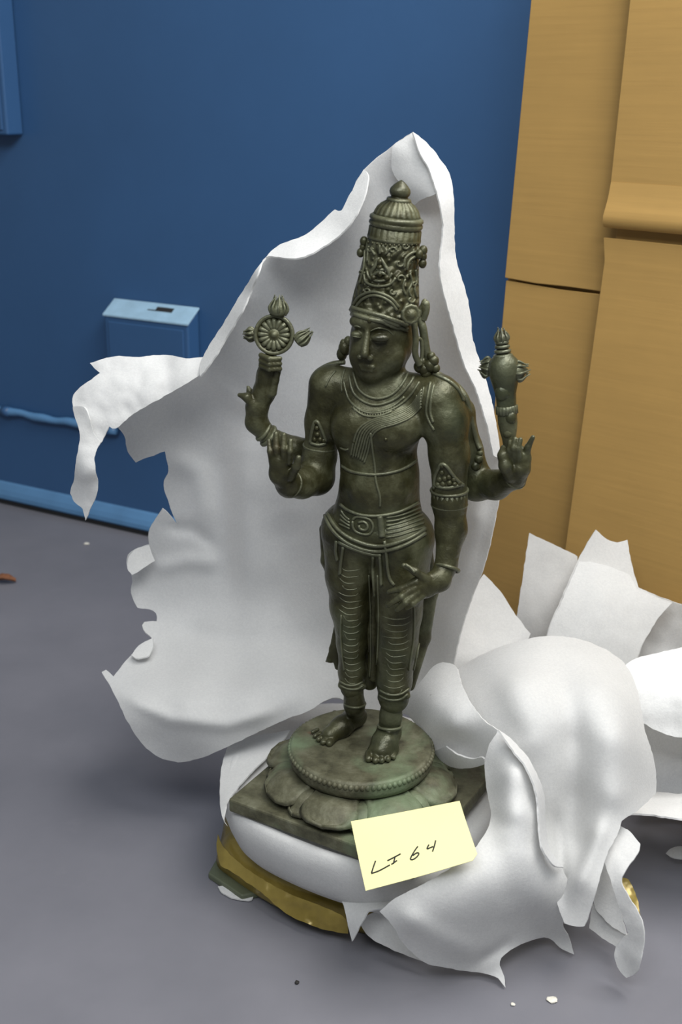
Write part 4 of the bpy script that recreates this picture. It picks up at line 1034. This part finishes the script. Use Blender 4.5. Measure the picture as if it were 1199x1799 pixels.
trace('hanging_sash', [[(676, 950), (680, 976), (682, 1000), (686, 1018), (694, 1028)], [(668, 976), (670, 1000), (671, 1030)], [(656, 976), (657, 1010), (660, 1050)], [(604, 960), (600, 985), (598, 1010)], [(592, 950), (591, 970), (594, 984)]], 3.2, ST)
trace('hanging_sash', [[(712, 992), (722, 998), (730, 1006)]], 3.0, ST)
fo = []
for i, y in enumerate(range(1000, 1200, 11)):
    w = 30 - (y - 1000) * .055
    cx = 616 + (y - 1000) * .02
    jj = random.uniform(-4, 4); k0 = random.uniform(.5, .95); k1 = random.uniform(.4, .85)
    fo.append([(cx - w * k0, y - 4 + jj), (cx - w * .3, y + 3), (cx + w * .35, y + 2), (cx + w * k1, y - 3 - jj)])
trace('garment_fold', fo, 1.4, ST, lift=-.25, taper=True)
fo = []
for i, y in enumerate(range(1085, 1222, 11)):
    w = 34 - (y - 1085) * .08
    cx = 700 - (y - 1085) * .05
    jj = random.uniform(-4, 4); k0 = random.uniform(.5, .95); k1 = random.uniform(.4, .85)
    fo.append([(cx - w * k0, y - 4 + jj), (cx - w * .3, y + 3), (cx + w * .35, y + 2), (cx + w * k1, y - 3 - jj)])
trace('garment_fold', fo, 1.4, ST, lift=-.25, taper=True)
trace('garment_hem', [[(598, 1196), (610, 1203), (626, 1203), (640, 1196)], [(599, 1204), (612, 1210), (628, 1210), (639, 1204)], [(668, 1212), (684, 1220), (704, 1219), (720, 1208)], [(667, 1221), (684, 1229), (704, 1228), (718, 1218)]], 2.2, ST)
trace('garment_fold', [[(600, 1080), (600, 1130), (606, 1180)], [(728, 1060), (727, 1120), (718, 1180)], [(742, 1070), (738, 1120), (726, 1180)], [(648, 1010), (651, 1080), (652, 1150), (650, 1190)], [(664, 1010), (666, 1080), (664, 1150), (660, 1190)]], 1.8, ST)

# ---- discus
DCc = J(482, 588, -.004); dm = PXM(DCc)
dn = Vector((-.10, -1, .16)).normalized()
disc = mk('discus', *disc_geo(DCc - dn * 7 * dm, dn, 36 * dm, [(0, .80), (.05, 1.0), (.30, 1.0), (.34, .96), (.34, .84), (.22, .80), (.2, .1)], 64), M_BR, ST)
e1 = (ZV - dn * ZV.dot(dn)).normalized(); e2 = dn.cross(e1)
for k in range(16):
    q = 2 * math.pi * k / 16; d = e1 * math.cos(q) + e2 * math.sin(q)
    c0 = DCc + dn * 1.5 * dm
    v, f = tube_geo([c0 + d * 9 * dm, c0 + d * 14 * dm, c0 + d * 22 * dm, c0 + d * 28 * dm], [2.4 * dm, 3.8 * dm, 5.2 * dm, 4.0 * dm], 8)
    mk('spoke', v, f, M_BR, disc)
mk('hub', *disc_geo(DCc, dn, 11 * dm, [(-.3, 1), (.25, 1), (.4, .85), (.4, .6), (.55, .5), (.75, .2)], 24), M_BR, disc)
def flame(name, c, up, w, hgt, parent, nm, n=9, ry=.6):
    up = Vector(up).normalized(); side = up.cross(nm).normalized(); g = []
    m_ = PXM(c); c = Vector(c)
    g.append(lathe_geo(c - up * hgt * .10 * m_, up, [(0, w * .30 * m_), (hgt * .12 * m_, w * .46 * m_), (hgt * .35 * m_, w * .48 * m_), (hgt * .6 * m_, w * .36 * m_), (hgt * .85 * m_, w * .16 * m_), (hgt * 1.0 * m_, .8 * m_)], 20, ref=side))
    for k in range(n):
        q = 2 * math.pi * k / n; d = side * math.cos(q) + Vector(nm) * math.sin(q)
        g.append(nurb([c + d * w * .34 * m_, c + d * w * .50 * m_ + up * hgt * .30 * m_, c + d * w * .38 * m_ + up * hgt * .62 * m_, c + d * w * (.14 + .14 * (k % 2)) * m_ + up * hgt * (.98 + .08 * (k % 3 - 1)) * m_], 3.4 * m_, 6, 5, lambda t: 1.1 - .85 * t))
    v, f = join_geo(*g); return mk(name, v, f, M_BR, parent)
flame('flame', J(489, 552, .0), (.08, 0, 1), 33, 32, disc, dn)
flame('flame', J(524, 600, .0), (.75, 0, .60), 24, 30, disc, dn)
flame('flame', J(446, 588, .004), (-1, 0, .02), 24, 18, disc, dn)
ring('finger_band', J(474, 640, -.002), Vector((.1, .2, 1)), 17 * dm, 3 * dm)
# ---- conch
K0, K1 = J(896, 790, -.006), J(881, 578, .0)
kx = (K1 - K0).normalized(); km = PXM(K0); KL = (K1 - K0).length / km / 212.0
v, f = lathe_geo(K0, kx, [(s * KL * km, r * km) for s, r in [(-6, 8), (0, 10), (20, 12), (34, 15), (48, 17), (62, 17), (70, 16), (80, 17), (100, 18), (116, 22), (132, 26), (146, 27), (158, 24), (166, 17), (170, 14)]], 40, ref=(0, -1, 0))
conch = mk('conch_shell', v, f, M_BR, ST)
for s, r in ((167, 16.5), (175, 14.5), (183, 13), (190, 12)):
    v, f = lathe_geo(K0, kx, [(x * KL * km, q * km) for x, q in [(s - 4, r * .7), (s - 3, r), (s + 1, r), (s + 3, r * .7)]], 32); mk('spire_ring', v, f, M_BR, conch)
flame('spire_tip', K0 + kx * 190 * KL * km, kx, 24, 24, conch, Vector((0, -1, 0)), 8)
flame('flame', J(904, 654, .0), (1, 0, .22), 36, 27, conch, Vector((0, -1, 0)), 8)
flame('flame', J(860, 646, .006), (-1, 0, .1), 36, 18, conch, Vector((0, -1, 0)), 8)
v, f = lathe_geo(K0, kx, [(x * KL * km, q * km) for x, q in [(64, 16), (65, 19), (78, 19), (80, 16)]], 60, lambda s, q: 1 + .04 * math.cos(18 * q)); mk('conch_band', v, f, M_BR, conch)
v, f = join_geo(*[blob(J(x, y, d), r * km, 1, 1.1, .7) for x, y, d, r in [(884, 690, -.012, 14), (898, 734, -.012, 10), (884, 742, -.010, 8), (893, 762, -.012, 8)]]); mk('conch_knob', v, f, M_BR, conch)

# ---- pedestal: round top, lotus petals, square plinth
dc = Z(635, 1307, ZD)
pm = PXM(dc)
R0 = 127 * pm
v, f = lathe_geo((dc.x, dc.y, 0), ZV, [(ZD - .030, R0 * .82), (ZD - .024, R0 * .90), (ZD - .022, R0 * .97), (ZD - .016, R0 * 1.0), (ZD - .008, R0 * 1.0), (ZD - .002, R0 * .985), (ZD + .001, R0 * .95), (ZD, R0 * .92), (ZD, R0 * .5), (ZD, .001)], 96)
ped = mk('pedestal_disc', v, f, M_BASE, ST)
g = []
for k in range(84):
    q = 2 * math.pi * k / 84
    g.append(blob((dc.x + math.cos(q) * R0 * .985, dc.y + math.sin(q) * R0 * .985, ZD - .006), .0036, 1, 1.15, 1, 8, 5))
v, f = join_geo(*g); o = mk('beaded_rim', v, f, M_BASE, ped); o['kind'] = 'stuff'
v, f = lathe_geo((dc.x, dc.y, 0), ZV, [(.160, R0 * 1.16), (.166, R0 * 1.12), (.176, R0 * .98), (.186, R0 * .86), (ZD - .022, R0 * .80)], 72)
mk('lotus_core', v, f, M_BASE, ST)
PL = math.radians(-30); PU = Vector((math.cos(PL), math.sin(PL), 0)); PV = Vector((-math.sin(PL), math.cos(PL), 0))
HWp = .132
pcen = Vector((dc.x + .012, dc.y + .002, 0))
v, f = box_geo(pcen + ZV * .1525, PU * HWp, PV * HWp, ZV * .0095)
bevel_mod(mk('plinth', v, f, M_BASE, ST, smooth=False), .0025, 2)
def petal(q, L, wd, z0, r0_, r1, zt_, parent, tipup=.004):
    d = Vector((math.cos(q), math.sin(q), 0)); s = Vector((-math.sin(q), math.cos(q), 0)); V, Fc = [], []
    nu, nv = 14, 12
    for j in range(nv + 1):
        t = j / nv
        rr = r0_ + (r1 - r0_) * t
        zz = z0 + (zt_ - z0) * (t ** .7) + (tipup * max(0, t - .75) * 4 if t > .75 else 0)
        wl_ = wd * (0.62 + .55 * t if t < .45 else .8675 * math.sqrt(max(0, 1 - ((t - .45) / .55) ** 2.2)) + .0)
        for i in range(nu + 1):
            u = i / nu * 2 - 1
            edge = max(0, abs(u) - .72) / .28
            bulge = .012 * (1 - u * u) * math.sin(math.pi * min(1, t * 1.05)) * .9
            lipz = .0030 * math.sin(math.pi * edge) + (.0028 if .84 < t < .95 else 0) * (1 - abs(u) ** 4)
            V.append(Vector((dc.x, dc.y, 0)) + d * (rr + bulge * .35) + s * u * wl_ + ZV * (zz + bulge + lipz))
    for j in range(nv):
        for i in range(nu):
            a = j * (nu + 1) + i; Fc.append((a, a + 1, a + nu + 2, a + nu + 1))
    o = mk('lotus_petal', V, Fc, M_BASE, parent); so = solid(o, .004); return o
for k in range(8):
    q = 2 * math.pi * k / 8 + math.radians(-112)
    petal(q, 0, .044, ZD - .026, R0 * .82, R0 * 1.38, .168, ST)
for k in range(8):
    q = 2 * math.pi * (k + .5) / 8 + math.radians(-112)
    petal(q, 0, .022, ZD - .030, R0 * .84, R0 * 1.30, .164, ST, .002)

# ---------------------------------------------------------------- the yellow note
note = empty('sticky_note', P(735, 1540, 1.10))
nt_ctl = [(617, 1443, 1.142), (808, 1407, 1.118), (720, 1430, 1.128), (643, 1565, 1.068), (838, 1508, 1.055), (740, 1500, 1.082), (822, 1450, 1.092), (630, 1500, 1.108)]
no = sheet('paper', [(617,1443,1),(700,1428),(808,1407,1),(821,1448),(839,1500,1),(831,1512,1),(740,1539),(643,1565,1),(630,1506)], nt_ctl, note, M_NOTE, step=7, jit=0, wr=0, th=.0006)
tag(note, 'yellow sticky note with handwritten LI 64 on the pedestal front', 'note')
NB = bvh_of(no)
def q8(L): return [(600 + x / 4.61, 1380 + y / 4.61) for x, y in L]
def ink(lines):
    for L in lines: trace('ink_stroke', [q8(L)], 1.4, note, M_INK, NB, lift=.55, flat=.5, step=1.0)
ink([[(280, 610), (262, 660), (246, 712)], [(246, 714), (280, 703), (320, 686), (400, 642)]])
ink([[(376, 610), (420, 588), (486, 553)], [(438, 575), (431, 605), (424, 636)], [(408, 640), (430, 625), (456, 606)]])
ink([[(622, 494), (596, 530), (570, 575), (562, 598), (580, 602), (608, 585), (630, 558), (624, 546), (604, 552), (578, 572)]])
ink([[(712, 480), (700, 502), (696, 516), (716, 508), (750, 494)], [(766, 446), (756, 490), (741, 536)]])

# ---------------------------------------------------------------- bits on the floor
def lump(name, px, py, r, mat, label, cat, group=None, sx=1, sz=.6):
    c = Z(px, py, 0); v, f = blob((c.x, c.y, r * sz * .9), r, sx, sz, 1, 10, 6)
    v = [p + Vector((noise.noise(p * 400), noise.noise(p * 400 + Vector((9, 0, 0))), noise.noise(p * 400 + Vector((0, 9, 0))))) * r * .35 for p in v]
    return tag(mk(name, v, f, mat), label, cat, group)
lump('paint_chip', 970, 1758, .0055, M_CHIP, 'larger white chip lying on the grey floor below the torn foam flap', 'chip', None, 1.3, .35)
lump('paint_chip', 902, 1766, .0028, M_CHIP, 'tiny white chip on the grey floor below the torn foam flap', 'chip', None, 1, .5)
lump('grit', 522, 1728, .0030, M_GRIT, 'small dark speck of grit on the bare grey floor', 'grit')
lump('paint_chip', 152, 956, .0055, M_CHIP, 'small pale chip on the floor near the blue skirting', 'chip', None, 1.2, .3)
lc_ = Z(12, 1026, 0); V, Fc = [], []
for j in range(9):
    t = j / 8
    for i in range(5):
        u = i / 4 * 2 - 1; w = .012 * math.sin(math.pi * (.08 + .84 * t)) * (1 + .2 * math.sin(j * 2.6))
        V.append(Vector((lc_.x - .03 + .050 * t, lc_.y + u * w, .004 + .012 * abs(u) * (1 - .4 * t) + .006 * math.sin(t * 3))))
for j in range(8):
    for i in range(4): a = j * 5 + i; Fc.append((a, a + 1, a + 6, a + 5))
lf = mk('dried_leaf', V, Fc, M_LEAF); solid(lf, .0012)
tag(lf, 'small curled brown dried leaf on the bare grey floor', 'leaf')
fk = hitp(758, 1222, .0005, bvh_of(bpy.data.objects['folded_wad']))[0]
if fk is not None: tag(mk('grit', *blob(fk, .0016, 1, 1.4, .6, 8, 6), M_GRIT), 'black fleck stuck on the white foam behind the pedestal', 'grit')
